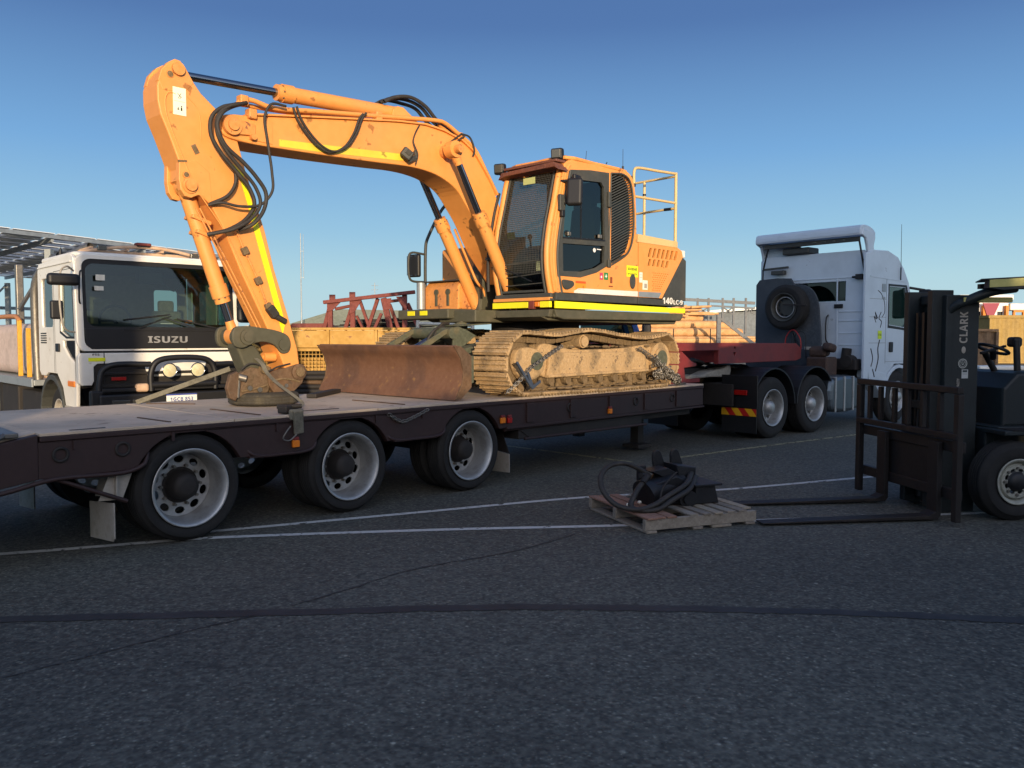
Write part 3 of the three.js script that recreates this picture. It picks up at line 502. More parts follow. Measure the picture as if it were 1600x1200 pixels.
  part('neck_ram', [rod([7.9, 1.12, .5], [9.4, 1.36, .5], .09), rod([7.9, 1.12, -.4], [9.4, 1.36, -.4], .09), pipe([[8.0, 1.2, .7], [8.5, 1.34, .75], [9.0, 1.28, .7], [9.6, 1.2, .6]], .025, 24, 8), box(8.1, 9.2, 1.07, 1.2, -.6, .6, .03)], M.chassis, t);
  part('landing_leg', [box(7.2, 7.34, .12, .9, .5, .64), box(7.1, 7.44, .04, .1, .42, .72, .01), box(7.2, 7.34, .12, .9, -.64, -.5)], M.chassis, t);
}
// things lying on the deck
single('folded_tarp', prism(smooth([[8.15, 1.07], [8.3, 1.12], [8.6, 1.1], [8.9, 1.16], [9.3, 1.2], [9.5, 1.24], [9.5, 1.08], [8.9, 1.065], [8.15, 1.065]], 3, true), .62, .88, .02), M.timberGrey, 'crumpled pale sack lying at the front of the deck under the red neck', 'sack', T, [8.8, 1.06, .75]);
single('timber_dunnage', bar([2.95, 1.03, -1.0], [2.2, 1.03, -.4], .05, .12, .01), M.chassis, 'dark timber on the deck beside the blade', 'timber', T, [2.6, 1.0, -.7]);
// ================================================================ the excavator
const exc = thing('excavator', 'orange crawler excavator with folded boom and dozer blade on the low loader', 'excavator', T, [5.5, 1.0, 0]);
{
  const t = exc, b = .2;
  // ---- boom
  const top = [[.90, 3.88], [1.0, 3.90], [1.12, 3.91], [1.51, 3.97], [1.97, 4.04], [2.52, 4.12], [3.0, 4.19], [3.42, 4.23], [3.71, 4.21], [4.02, 4.14], [4.21, 4.04], [4.44, 3.79], [4.62, 3.55], [4.85, 3.05], [5.02, 2.62], [5.04, 2.5], [4.98, 2.42]];
  const low = [[4.85, 2.42], [4.78, 2.5], [4.47, 2.84], [4.25, 3.18], [4.11, 3.35], [3.93, 3.54], [3.66, 3.66], [3.43, 3.70], [3.17, 3.71], [2.75, 3.69], [2.02, 3.66], [1.51, 3.645], [1.22, 3.64], [1.02, 3.65], [.88, 3.68], [.83, 3.77], [.84, 3.85]];
  const boom = part('boom', prism([...smooth(top, 4), ...smooth(low, 4)], -b, b, .014), M.orange, t);
  part('flange', [prism([...top.slice(2, 13), ...top.slice(2, 13).reverse().map(([x, y]) => [x + .008, y + .022])], -b - .03, b + .03, .004)], M.orange, boom);
  part('pivot_boss', [disc(.095, .95, 3.78, b, b + .05), disc(.055, .95, 3.78, b + .05, b + .075), prism([[.98, 3.70], [1.2, 3.72], [1.2, 3.83], [.98, 3.86]], b, b + .03, .008), disc(.03, 1.17, 3.7, b, b + .06, 16), disc(.095, .95, 3.78, -b - .05, -b)], M.orangeWorn, boom);
  part('side_plate', [prism([[1.14, 3.68], [1.4, 3.67], [1.4, 3.9], [1.14, 3.87]], b, b + .008, .003)], M.orange, boom);
  part('reflective_stripe', prism([[1.48, 3.665], [1.96, 3.685], [3.02, 3.755], [3.10, 3.765], [3.05, 3.835], [1.96, 3.765], [1.48, 3.735]], b, b + .004), M.tapeYellow, boom);
  part('ram_bracket', [-.1, .07].map((z) => prism([[3.0, 4.17], [3.03, 4.36], [3.1, 4.41], [3.18, 4.41], [3.5, 4.22]], z, z + .035, .006)), M.orange, boom);
  part('ram_pin', [disc(.05, 3.72, 3.96, -.52, .52, 24), disc(.075, 3.72, 3.96, b, b + .05), disc(.075, 3.72, 3.96, -b - .05, -b)], M.orangeWorn, boom);
  // ---- stick
  const sr = [[.55, 4.19], [.67, 4.04], [.81, 3.93], [.93, 3.83], [1.04, 3.65], [1.12, 3.37], [1.22, 3.08], [1.32, 2.8], [1.42, 2.41], [1.56, 1.98], [1.68, 1.58], [1.70, 1.42], [1.66, 1.35], [1.54, 1.35], [1.48, 1.50], [1.28, 1.90], [1.05, 2.36], [.87, 2.78], [.74, 3.0]];
  const sl = [[.46, 3.2], [.46, 3.3], [.41, 3.44], [.34, 3.62], [.275, 3.77], [.25, 3.90], [.25, 4.03], [.28, 4.13], [.33, 4.2]];
  const stick = part('stick', prism([...sr, ...sl, [.42, 4.19], [.48, 4.15]], -.165, .165, .012), M.orange, t);
  const nose = [[.26, 4.08], [.29, 4.18], [.36, 4.265], [.42, 4.305], [.47, 4.30], [.52, 4.25], [.6, 4.12], [.5, 4.0], [.3, 4.0]], ear = [[.44, 3.36], [.435, 3.2], [.45, 3.1], [.49, 3.045], [.55, 3.035], [.62, 3.07], [.68, 3.06], [.76, 3.0], [.74, 3.3], [.6, 3.4]];
  for (const z of [.095, -.168]) { part('nose_ear', prism(nose, z, z + .073, .006), M.orange, stick); part('ram_ear', prism(ear, z, z + .073, .006), M.orange, stick); }
  part('stiffener', [pipe([[.42, 3.98, .165], [.36, 3.99, .166], [.325, 3.94, .166], [.325, 3.8, .166], [.37, 3.66, .166], [.46, 3.44, .166], [.6, 3.14, .166], [.9, 2.72, .166], [1.3, 1.9, .166]], .007, 60, 6), pipe([[.50, 4.0, .165], [.62, 3.9, .166], [.66, 3.75, .166], [.66, 3.6, .165]], .004, 30, 6)], M.orange, stick, 'raised weld seam');
  part('pin_boss', [disc(.06, .445, 4.215, .168, .2), disc(.035, .37, 4.155, .168, .174, 20), disc(.055, .54, 3.15, .168, .21), disc(.075, .54, 3.15, .168, .18), disc(.032, .50, 3.245, .168, .185, 16)], M.orangeWorn, stick); part('pin_hole', [disc(.028, .37, 4.155, .1745, .177, 20), disc(.024, .50, 3.245, .1855, .188, 20)], M.mudDark, stick);
  part('grease_smear', [place(new RoundedBoxGeometry(.05, .09, .006, 2, .003), .60, 3.5, .168, 0, 0, .5), place(new RoundedBoxGeometry(.09, .02, .006, 2, .003), .47, 3.37, .17, 0, 0, .1)], M.mudDark, stick);
  part('reflective_stripe', prism([[.98, 3.42], [1.04, 3.33], [1.14, 3.02], [1.16, 2.92], [1.42, 2.02], [1.505, 1.74], [1.535, 1.85], [1.245, 2.86], [1.16, 3.12], [1.09, 3.33]], .165, .170), M.reflectYellow, stick);
  label('warning_sign', .125, .255, sign(.125, .255, 128, (x, w, h) => { x.fillStyle = '#efe9c8'; x.fillRect(0, 0, w, h); x.fillStyle = '#222'; x.fillRect(w * .08, h * .5, w * .84, 2); x.strokeStyle = '#222'; x.lineWidth = 5; x.beginPath(); x.moveTo(w * .35, h * .22); x.lineTo(w * .65, h * .34); x.lineTo(w * .5, h * .4); x.moveTo(w * .4, h * .4); x.lineTo(w * .62, h * .2); x.stroke(); x.beginPath(); x.arc(w * .65, h * .68, 7, 0, 7); x.fill(); x.fillRect(w * .58, h * .72, 16, 30); x.fillRect(w * .3, h * .78, 22, 8); x.fillRect(w * .36, h * .72, 8, 24); }), T, [.455, 3.92, .169], 0, stick);
  part('clamp', [[1.08, 2.57], [1.22, 2.28], [1.33, 2.02]].map(([x, y]) => place(new RoundedBoxGeometry(.075, .07, .05, 2, .01), x, y, .195, 0, 0, -1.1)), M.mudDark, stick);
  part('steel_line', [pipe([[.99, 2.76], [1.08, 2.57], [1.22, 2.28], [1.31, 2.05]].map(([x, y]) => [x, y, .19]), .011, 20, 8), rod([.60, 2.95, .15], [1.22, 1.78, .178], .008), rod([.64, 2.95, .15], [1.26, 1.78, .178], .008)], M.orangeWorn, stick);
  part('rubber_nozzle', [place(new RoundedBoxGeometry(.13, .09, .08, 2, .02), 1.37, 1.97, .2, 0, 0, -.9), rod([1.40, 1.93, .2], [1.52, 1.87, .2], .03)], M.rubberHose, stick);
  // ---- rams
  const ram = (name, p, q, f, rr0, r1, gl, mat = M.orange, bossR = .085, z = 0, w = .12) => {   // rod end p, barrel end q, f: where the rod enters the barrel
    const P = V(p[0], p[1], z), Q = V(q[0], q[1], z), F = P.clone().lerp(Q, f), d = Q.clone().sub(P).normalize(), h = holder(name, t);
    part('rod', rod(P, F, rr0), M.chrome, h);
    part('barrel', [rod(F.clone().add(d.clone().multiplyScalar(gl)), Q, r1), rod(F.clone().add(d.clone().multiplyScalar(gl * .3)), F.clone().add(d.clone().multiplyScalar(gl * 1.05)), r1 * 1.17), rod(F.clone().sub(d.clone().multiplyScalar(.01)), F.clone().add(d.clone().multiplyScalar(gl * .3)), r1 * 1.02)], mat, h);
    const bo = Array.from({ length: 8 }, (_, i) => { const a = i / 8 * 2 * Math.PI, u = V(0, 0, 1), n = d.clone().cross(u).normalize(), o = n.multiplyScalar(Math.cos(a) * r1 * .98).add(u.multiplyScalar(Math.sin(a) * r1 * .98)); return rod(F.clone().add(o).add(d.clone().multiplyScalar(gl * .2)), F.clone().add(o).add(d.clone().multiplyScalar(gl * .34)), .012, .012, 6); });
    part('gland_bolt', bo, M.mudDark, h);
    part('eye', [disc(bossR, P.x, P.y, z - w / 2, z + w / 2), rod(P.clone().add(d.clone().multiplyScalar(bossR * .7)), P.clone().add(d.clone().multiplyScalar(bossR * 1.9)), rr0 * 1.3, rr0 * 1.1)], mat, h);
    part('eye', disc(bossR * .95, Q.x, Q.y, z - w / 2, z + w / 2), mat, h); return h;
  };
  ram('stick_ram', [.44, 4.215], [3.12, 4.345], .425, .041, .082, .17, M.orange, .075, 0, .13);
  ram('bucket_ram', [1.05, 1.72], [.56, 3.16], .24, .04, .075, .16, M.orange, .085, 0, .12);
  for (const z of [.37, -.37]) { const h = ram('boom_ram', [3.72, 3.965], [4.86, 2.05], .375, .044, .08, .15, M.orange, .1, z, .13); if (z < 0) part('oil_pipe', [pipe([[4.33, 3.13, z + .09], [4.62, 2.62, z + .1], [4.7, 2.45, z + .13], [4.82, 2.34, z + .13], [4.86, 2.2, z + .1]], .017, 30, 8)], M.orange, h); }
  part('ram_clamp', [place(new RoundedBoxGeometry(.2, .04, .2, 2, .01), .735, 2.71, 0, 0, 0, 1.26 - Math.PI / 2), place(new RoundedBoxGeometry(.2, .04, .2, 2, .01), .69, 2.85, 0, 0, 0, 1.26 - Math.PI / 2)], M.orange, t);
  // ---- linkage
  const lk = [[.90, 1.72], [.93, 1.80], [1.05, 1.82], [1.25, 1.80], [1.42, 1.77], [1.53, 1.72], [1.56, 1.63], [1.53, 1.55], [1.45, 1.54], [1.38, 1.62], [1.25, 1.66], [1.12, 1.64], [1.02, 1.60], [.93, 1.62]];
  const lk2 = lk.map(([x, y]) => [x + .03, y]);
  part('side_link', [prism(smooth(lk2, 3, true), .14, .19, .01), disc(.08, 1.09, 1.71, .19, .21), disc(.05, 1.09, 1.71, .21, .225), disc(.06, 1.5, 1.63, .19, .21)], M.oliveGrey, t);
  part('side_link', [prism(smooth(lk2, 3, true), -.19, -.14, .01), disc(.085, 1.05, 1.71, -.14, -.06), disc(.085, 1.05, 1.71, .06, .14)], M.oliveGrey, t);
  part('push_link', [prism([[1.02, 1.70], [1.16, 1.66], [1.24, 1.60], [1.38, 1.38], [1.32, 1.26], [1.18, 1.26], [1.10, 1.4], [1.02, 1.6]], -.11, .11, .02)], M.oliveGrey, t);
  // ---- quick hitch
  const hitch = holder('quick_hitch', t);
  const rp = [[1.36, 1.36], [1.51, 1.39], [1.64, 1.425], [1.71, 1.41], [1.74, 1.34], [1.70, 1.22], [1.57, 1.115], [1.37, 1.12], [1.31, 1.2], [1.29, 1.32]], mp = [[.99, 1.34], [1.12, 1.405], [1.27, 1.375], [1.34, 1.26], [1.31, 1.14], [1.1, 1.085], [.97, 1.11], [.94, 1.24]], lp = [[.86, 1.335], [.93, 1.365], [.985, 1.32], [.965, 1.22], [.95, 1.13], [.91, 1.07], [.85, 1.10], [.82, 1.2]];
  for (const s of [1, -1]) { const zz = (lo, hi) => (s > 0 ? [lo, hi] : [-hi, -lo]); part('cheek_plate', prism(rp.map(([x, y]) => [x + .03, y]), ...zz(.115, .175), .008), M.rust, hitch); if (s < 0) continue; part('side_block', prism(mp.map(([x, y]) => [x + .03, y]), ...zz(.08, .155), .012), M.hitchBrown, hitch); part('jaw_plate', prism(lp.map(([x, y]) => [x + .045, y]), ...zz(.13, .192), .010), M.rust, hitch); }
  part('cross_body', [prism([[1.06, 1.3], [1.6, 1.32], [1.62, 1.2], [1.5, 1.13], [1.12, 1.1], [1.05, 1.16]], -.11, .079, .015)], M.hitchBrown, hitch); part('worn_edge', [bar([1.0, 1.335, .194], [.98, 1.1, .194], .02, .006, .002)], M.steel, hitch);
  part('pin', [disc(.05, 1.685, 1.34, .175, .215, 24)], M.mudDark, hitch); part('pin_collar', [turned([[.05, .175], [.085, .175], [.085, .192], [.05, .196]], 1.685, 1.34)], M.rust, hitch); part('pin', [disc(.045, 1.285, 1.375, .13, .205, 24)], M.mudDark, hitch); part('lock_cylinder', [rod([.995, 1.31, .19], [1.055, 1.29, .22], .035, .035, 16)], M.steel, hitch);
  part('cap_screw', [disc(.028, 1.12, 1.19, .155, .18, 6), disc(.028, 1.23, 1.17, .155, .18, 6), disc(.022, 1.53, 1.2, .175, .192, 6)], M.steel, hitch); part('weld_bead', [pipe([[1.36, 1.245, .177], [1.45, 1.27, .179], [1.58, 1.265, .179], [1.69, 1.235, .177]], .012, 30, 6), pipe([[1.03, 1.16, .156], [1.15, 1.175, .158], [1.31, 1.21, .158]], .012, 30, 6)], M.mudDark, hitch); part('grease_line', pipe([[1.03, 1.38, .16], [1.13, 1.44, .17], [1.23, 1.42, .19], [1.29, 1.36, .21], [1.43, 1.4, .19], [1.58, 1.43, .18]], .009, 40, 6), M.rubberHose, hitch);
  part('spring', [rod([1.34, 1.5, .05], [1.47, 1.5, .05], .05), rod([1.32, 1.5, .05], [1.5, 1.5, .05], .025)], M.orange, hitch);
  // ---- hoses
  const hz = (pts, z, r) => pipe(pts.map(([x, y, dz = 0]) => [x, y, z + dz]), r, 60, 8);
  const H1 = [[1.05, 4.01, -.06], [.93, 3.96], [.83, 3.92], [.72, 3.81], [.71, 3.64], [.81, 3.48], [.97, 3.32], [1.10, 3.18], [1.15, 3.03], [1.06, 2.88], [.86, 2.75], [.70, 2.70, -.1]], H2 = [[1.1, 4.02, -.08], [.92, 3.94, -.04], [.80, 3.85], [.75, 3.73], [.82, 3.56], [1.02, 3.41], [1.15, 3.29], [1.25, 3.15], [1.23, 2.99], [1.11, 2.83], [.99, 2.76, -.08]];
  part('hose', hz(H1, .27, .020), M.rubberHose, t); part('hose', hz(H1.map(([x, y, d = 0]) => [x + .045, y + .01, d + .02]), .29, .018), M.rubberHose, t); part('hose', hz(H2, .32, .020), M.rubberHose, t);
  part('hose', hz([[.97, 3.35], [.97, 3.22], [.89, 3.09], [.72, 2.99, -.04]], .235, .018), M.rubberHose, t);
  part('hose', hz([[1.51, 4.06], [1.35, 4.05], [1.27, 3.92], [1.27, 3.67, .04], [1.31, 3.36, .05], [1.31, 3.17, .05], [1.20, 3.03, .02], [.98, 2.99], [.81, 3.01, -.04], [.70, 2.98, -.09]], .29, .014), M.rubberHose, t);
  for (const d of [0, .035]) part('hose', hz([[1.62, 4.08], [1.66, 3.98], [1.77, 3.84], [1.93, 3.72], [2.07, 3.69], [2.24, 3.77], [2.37, 3.94], [2.45, 4.12], [2.5, 4.18]].map(([x, y]) => [x + d, y + d * .4]), .245 + d * .3, .013), M.rubberHose, t);
  for (const z of [.02, .1, -.08]) part('hose', hz([[2.9, 4.42], [3.05, 4.5], [3.30, 4.53 + z * .2], [3.52, 4.49], [3.7, 4.36], [3.95, 4.25], [4.2, 4.12]], z, .022), M.rubberHose, t);
  part('boom_pipe', [hz([[1.02, 4.0], [1.10, 4.06], [1.19, 4.07], [1.40, 4.04], [1.97, 4.11], [2.68, 4.20], [3.62, 4.32], [3.72, 4.32], [3.97, 4.22], [4.24, 4.08], [4.44, 3.83], [4.64, 3.56]], .2, .026), hz([[3.7, 4.3], [3.97, 4.19], [4.24, 4.05], [4.44, 3.8], [4.62, 3.53]], .13, .02), hz([[1.06, 4.03], [1.6, 4.05], [2.7, 4.17]], .12, .022)], M.orange, t);
  part('pipe_clamp', [[1.08, 4.045, .2], [2.75, 4.21, .17], [4.0, 4.2, .16], [1.17, 3.93, .2]].map(([x, y, z]) => place(new RoundedBoxGeometry(.09, .1, .1, 2, .015), x, y, z)), M.orangeWorn, t);
  part('hose_clip', [hz([[3.98, 4.22], [4.12, 4.2], [4.2, 4.05], [4.18, 3.98]], .24, .012), hz([[3.78, 4.02], [3.9, 4.12], [4.02, 4.2]], .26, .01), hz([[3.74, 4.05], [3.84, 4.12], [3.98, 4.22]], .24, .01)], M.rubberHose, t);
  const lamp = holder('work_lamp', t); part('housing', [place(new RoundedBoxGeometry(.13, .11, .09, 3, .02), 3.08, 3.83, .29, .25, -.5, -.5)], M.darkGrey, lamp); part('lens', [place(new RoundedBoxGeometry(.075, .06, .02, 2, .008), 3.065, 3.84, .335, .25, -.5, -.5)], M.lampGlass, lamp); part('bracket', [bar([3.12, 3.76, .27], [3.24, 3.82, .25], .05, .03), bar([3.24, 3.8, .25], [3.25, 3.9, .22], .05, .02)], M.darkGrey, lamp); part('cable', hz([[3.24, 3.74, .02], [3.26, 3.85, .03], [3.22, 4.0], [3.25, 4.1], [3.33, 4.21, -.02]], .235, .009), M.rubberHose, lamp);
}
{ // ---- upper structure
  const t = exc, zc = 1.22;
  part('revolving_frame', [box(4.64, 7.5, 1.95, 2.055, -1.2, 1.2, .03), box(4.1, 4.62, 1.95, 2.08, -1.2, -.16, .02), box(4.2, 4.9, 1.9, 2.06, -.45, .25, .02), prism([[4.5, 1.96], [4.64, 1.92], [7.45, 1.9], [7.5, 1.96]], -1.1, 1.1)], M.oliveGrey, t);
  part('swing_bearing', disc(.62, 0, 0, 0, .2, 48).rotateX(Math.PI / 2).translate(5.6, 1.93, 0), M.chassis, t);
  part('side_skirt', [prism([[4.62, 2.05], [7.5, 2.05], [7.48, 1.985], [7.40, 1.95], [4.8, 1.93], [4.66, 1.96]], 1.13, zc, .015), prismX([[.2, 2.05], [1.19, 2.05], [1.17, 1.96], [.28, 1.95]], 4.56, 4.63, .012), prism([[4.62, 2.05], [7.5, 2.05], [7.48, 1.985], [7.40, 1.95], [4.8, 1.93], [4.66, 1.96]], -zc, -1.13, .015)], M.oliveGrey, t);
  part('reflective_stripe', [prism([[4.63, 2.065], [7.53, 2.062], [7.53, 2.132], [4.63, 2.152]], zc - .02, zc + .012, .004)], M.reflectYellow, t); part('reflective_stripe', [box(4.555, 4.6, 2.075, 2.15, .2, .83, .004), box(4.555, 4.6, 2.075, 2.15, 1.03, 1.19, .004)], M.reflectYellow, t);
  part('side_lamp', [box(4.55, 4.6, 2.06, 2.16, .84, .93, .006)], M.redFrame, t); part('side_lamp', box(4.55, 4.595, 2.085, 2.15, .94, 1.02, .012), M.amber, t);
  for (const z of [-.98, -.72]) part('reflective_patch', box(4.092, 4.1, 2.0, 2.06, z, z + .15, .002), M.reflectYellow, t);
  part('sill', [box(4.56, 4.66, 2.155, 2.185, .2, 1.2, .006), box(4.58, 4.7, 2.19, 2.255, .22, 1.19, .015)], M.darkGrey, t); part('sill', box(4.55, 4.62, 2.16, 2.2, .22, 1.19, .006), M.orange, t);
  // ---- cab
  const cab = holder('cab', t);
  const frontCurve = [[4.62, 2.25], [4.56, 2.5], [4.545, 2.75], [4.59, 3.05], [4.67, 3.35], [4.78, 3.76]];
  const win = smooth([[4.71, 2.46], [4.66, 2.75], [4.70, 3.1], [4.78, 3.45], [4.90, 3.78]], 4), win2 = [[5.3, 3.83], [5.69, 3.85], [5.69, 2.65], [5.44, 2.54], [5.11, 2.46]];
  const grl = smooth([[5.73, 3.85], [6.0, 3.87], [6.13, 3.82], [6.19, 3.72], [6.235, 3.45], [6.24, 3.17], [6.2, 2.98], [6.12, 2.85], [5.95, 2.75], [5.73, 2.655]], 3);
  const outer = [...smooth(frontCurve, 4), ...smooth([[4.80, 3.84], [4.9, 3.90], [5.3, 3.93], [6.06, 3.93], [6.2, 3.86], [6.27, 3.7], [6.31, 3.2], [6.325, 2.34]], 3), [4.62, 2.26]];
  for (const s of [1, -1]) part('side_frame', s > 0 ? prism(outer, 1.165, zc, .01, [[...win, ...win2], grl]) : prism(outer, .22, .27, .008, [[[4.75, 2.9], [4.75, 3.2], [4.9, 3.78], [5.6, 3.82], [5.6, 2.9]], [[5.7, 2.9], [5.7, 3.83], [6.15, 3.78], [6.22, 3.2], [6.15, 2.9]]]), M.orange, cab);
  const fp = (z, r) => pipe([...frontCurve, [4.84, 3.84]].map(([x, y]) => [x + .005, y, z]), r, 40, 10);
  part('front_pillar', fp(1.15, .04), M.orange, cab); part('front_pillar', fp(.26, .042), M.orange, cab); part('front_pillar', fp(1.2, .025).translate(.06, 0, 0), M.orange, cab);
  part('seal_strip', [pipe(frontCurve.map(([x, y]) => [x - .01, y, 1.08]), .018, 30, 8), pipe(frontCurve.map(([x, y]) => [x - .01, y, .32]), .014, 30, 8), pipe(frontCurve.map(([x, y]) => [x + .12, y, 1.222]), .022, 30, 8)], M.darkGrey, cab);
  part('roof', [prismY(smooth([[4.86, .25], [4.82, .7], [4.84, 1.19], [5.4, 1.22], [6.1, 1.2], [6.24, 1.05], [6.24, .4], [6.1, .22], [5.4, .21]], 3, true), 3.905, 3.95, .015)], M.orange, cab); part('roof_hatch', box(4.95, 5.9, 3.952, 3.985, .3, 1.1, .012), M.darkGrey, cab);
  part('visor', [prismX([[.24, 3.74], [.3, 3.82], [1.18, 3.84], [1.27, 3.74], [1.2, 3.78], [.36, 3.77]], 4.62, 4.82, .006), box(4.66, 4.86, 3.85, 3.885, .3, 1.2, .01)], wornMat(0x6a4030, 0x5c3a30, 0x8a5a40, .6, 0, { metres: .6 }), cab);
  part('rear_panel', [box(6.24, 6.3, 2.3, 2.75, .28, 1.16), box(6.24, 6.3, 3.6, 3.9, .28, 1.16)], M.darkGrey, cab); part('floor', box(4.66, 6.24, 2.258, 2.3, .28, 1.16), M.darkGrey, cab);
  // glazing
  const curved = (z0, z1, dx) => { const c = smooth(frontCurve, 6), P = [], I = []; c.forEach(([x, y], i) => { P.push(x + dx, y, z0, x + dx, y, z1); if (i) { const k = i * 2; I.push(k - 2, k - 1, k, k - 1, k + 1, k); } }); const g = new THREE.BufferGeometry(); g.setAttribute('position', new THREE.Float32BufferAttribute(P, 3)); g.setIndex(I); g.computeVertexNormals(); return g; };
  part('windscreen', curved(.31, 1.10, .02), M.darkGlass, cab);
  const gm = []; const c2 = smooth(frontCurve, 8).filter((_, i) => i % 1 === 0); for (let k = 0; k < 30; k++) { const z = .32 + k * .0262; gm.push(pipe(frontCurve.slice(1).map(([x, y]) => [x - .012, y, z]), .0028, 10, 4)); } for (let y = 2.52; y < 3.74; y += .026) { let i = 0; while (i < c2.length - 2 && c2[i + 1][1] < y) i++; const a = c2[i], q = c2[i + 1], x = a[0] + (q[0] - a[0]) * (y - a[1]) / (q[1] - a[1]); gm.push(box(x - .015, x - .01, y - .0026, y + .0026, .32, 1.09)); }
  part('front_guard_mesh', gm, M.darkGrey, cab).userData.kind = 'stuff';
  part('guard_bar', [bar([4.548, 2.62, .32], [4.548, 2.66, 1.09], .018, .014), rod([4.575, 2.46, .32], [4.56, 2.5, 1.09], .008), rod([4.6, 2.36, .34], [4.59, 2.38, 1.08], .007), box(4.6, 4.62, 2.27, 2.3, .32, 1.1, .004)], M.darkGrey, cab);
  part('wiper', [bar([4.56, 2.56, .4], [4.545, 2.5, .75], .012, .012), bar([4.535, 2.62, .34], [4.55, 2.4, .9], .01, .012)], M.black, cab);
  part('notice', [box(4.63, 4.633, 3.62, 3.7, .68, .88)], flat(0xa8b070, .7), cab); part('notice', box(4.545, 4.548, 2.53, 2.64, .98, 1.06), flat(0x9aa078, .7), cab);
  // door
  const door = holder('door', cab);
  const dOut = [...win, ...win2], upper = [[4.76, 2.93], [4.8, 3.3], [4.88, 3.55], [4.98, 3.68], [5.52, 3.71], [5.58, 3.65], [5.6, 2.96]], lower = [[4.755, 2.87], [5.6, 2.9], [5.59, 2.68], [5.42, 2.6], [5.1, 2.53], [4.765, 2.52]];
  part('frame', prism(dOut, 1.17, 1.225, .006, [upper, lower]), M.darkGrey, door); part('sliding_pane', prism([[5.13, 2.94], [5.13, 3.69], [5.52, 3.71], [5.58, 3.65], [5.6, 2.96]], 1.19, 1.196), M.doorGlass, door); part('sliding_pane', prism([[4.76, 2.93], [4.8, 3.3], [4.88, 3.55], [4.98, 3.68], [5.15, 3.69], [5.15, 2.94]], 1.2, 1.206), M.doorGlass, door);
  part('lower_pane', prism(lower, 1.185, 1.192), M.smokeGlass, door); part('lower_lining', prism(lower, 1.168, 1.174), M.black, door);
  part('window_bar', [box(5.125, 5.145, 2.93, 3.7, 1.2, 1.21), prism([[4.76, 2.925], [5.6, 2.955], [5.6, 2.975], [4.76, 2.945]], 1.195, 1.232)], M.black, door); part('catch', [place(new RoundedBoxGeometry(.06, .05, .03, 2, .008), 4.88, 2.99, 1.22), place(new RoundedBoxGeometry(.07, .05, .03, 2, .008), 5.5, 3.01, 1.22)], M.steel, door);
  part('hinge', [box(5.64, 5.70, 3.4, 3.6, 1.225, 1.26, .01), box(5.64, 5.7, 2.62, 2.72, 1.225, 1.26, .01), box(4.66, 4.74, 3.25, 3.45, 1.225, 1.27, .012)], M.darkGrey, door); part('lock', [place(new RoundedBoxGeometry(.06, .08, .05, 2, .01), 4.72, 3.22, 1.25)], M.black, door);
  part('door_sticker', [disc(.028, 5.42, 2.83, 1.195, 1.198, 20), box(5.47, 5.56, 2.84, 2.852, 1.195, 1.198)], flat(0xd8d8d8, .6), door);
  // side grille
  const gb = []; for (let k = 0; k < 44; k++) { const y = 2.5 + k * .036; let xa = 5.74, xb = 6.23; const f = (x) => y + (x - 5.74) * .42; const inside = (x) => { const yy = f(x); if (yy < 2.66 + (x - 5.73) * .45 + Math.max(0, x - 6.05) * 1.5 || yy > 3.86 - Math.max(0, x - 6.03) * .8) return false; return yy > 3.2 ? x < 6.24 - Math.max(0, yy - 3.45) * .16 : x < 6.24; }; let s = null, e = null; for (let x = xa; x <= xb; x += .01) if (inside(x)) { if (s === null) s = x; e = x; } if (s !== null && e - s > .05) gb.push(bar([s, f(s), 1.2], [e, f(e), 1.2], .014, .02)); }
  gb.forEach((g) => part('grille_slat', g, M.darkGrey, cab)); part('rear_side_pane', prism(grl, 1.16, 1.164), M.smokeGlass, cab); part('grille_frame', [pipe([...grl, grl[0]].map(([x, y]) => [x, y, 1.222]), .013, 80, 6)], M.darkGrey, cab);
  part('conduit', [pipe([[4.68, 3.58, .2], [4.6, 3.35, .2], [4.52, 3.0, .2], [4.49, 2.7, .19], [4.5, 2.3, .18]], .022, 30, 8), box(4.46, 4.54, 2.83, 2.89, .16, .26, .008), box(4.46, 4.54, 2.7, 2.74, .16, .26, .008), rod([4.52, 2.6, .22], [4.56, 2.6, .26], .02)], M.rubberHose, t);
  // inside
  const seat = holder('seat', cab); part('cushion', [box(5.2, 5.7, 2.62, 2.75, .5, .98, .05)], M.seat, seat); part('seat_back', [place(new RoundedBoxGeometry(.14, .72, .46, 4, .05), 5.78, 3.1, .74, 0, 0, -.14)], M.seat, seat); part('headrest', [place(new RoundedBoxGeometry(.1, .2, .26, 3, .04), 5.86, 3.55, .74)], M.seat, seat); part('pedestal', box(5.3, 5.65, 2.305, 2.6, .55, .92, .02), M.black, seat);
  for (const z of [.42, 1.05]) part('console', [box(5.0, 5.7, 2.6, 2.78, z - .07, z + .07, .03), rod([5.08, 2.75, z], [5.04, 3.0, z], .015), place(new THREE.SphereGeometry(.035, 12, 8), 5.035, 3.03, z)], M.darkGrey, cab);
  for (let k = 0; k < 4; k++) part('pedal_lever', [rod([4.95, 2.32, .58 + k * .08], [4.82, 2.78, .58 + k * .08], .009), box(4.78, 4.84, 2.76, 2.8, .565 + k * .08, .6 + k * .08, .005)], M.black, cab);
  part('monitor', [place(new RoundedBoxGeometry(.05, .2, .22, 2, .015), 4.86, 2.92, .36, 0, .4, 0)], M.darkGrey, cab); part('paper', [place(new THREE.BoxGeometry(.004, .09, .11), 4.72, 3.02, .38, 0, .3, .1)], M.hiYellow, cab); part('bag', [place(new RoundedBoxGeometry(.25, .5, .3, 4, .08), 4.95, 2.62, .42)], flat(0x6e7068, .9), cab);
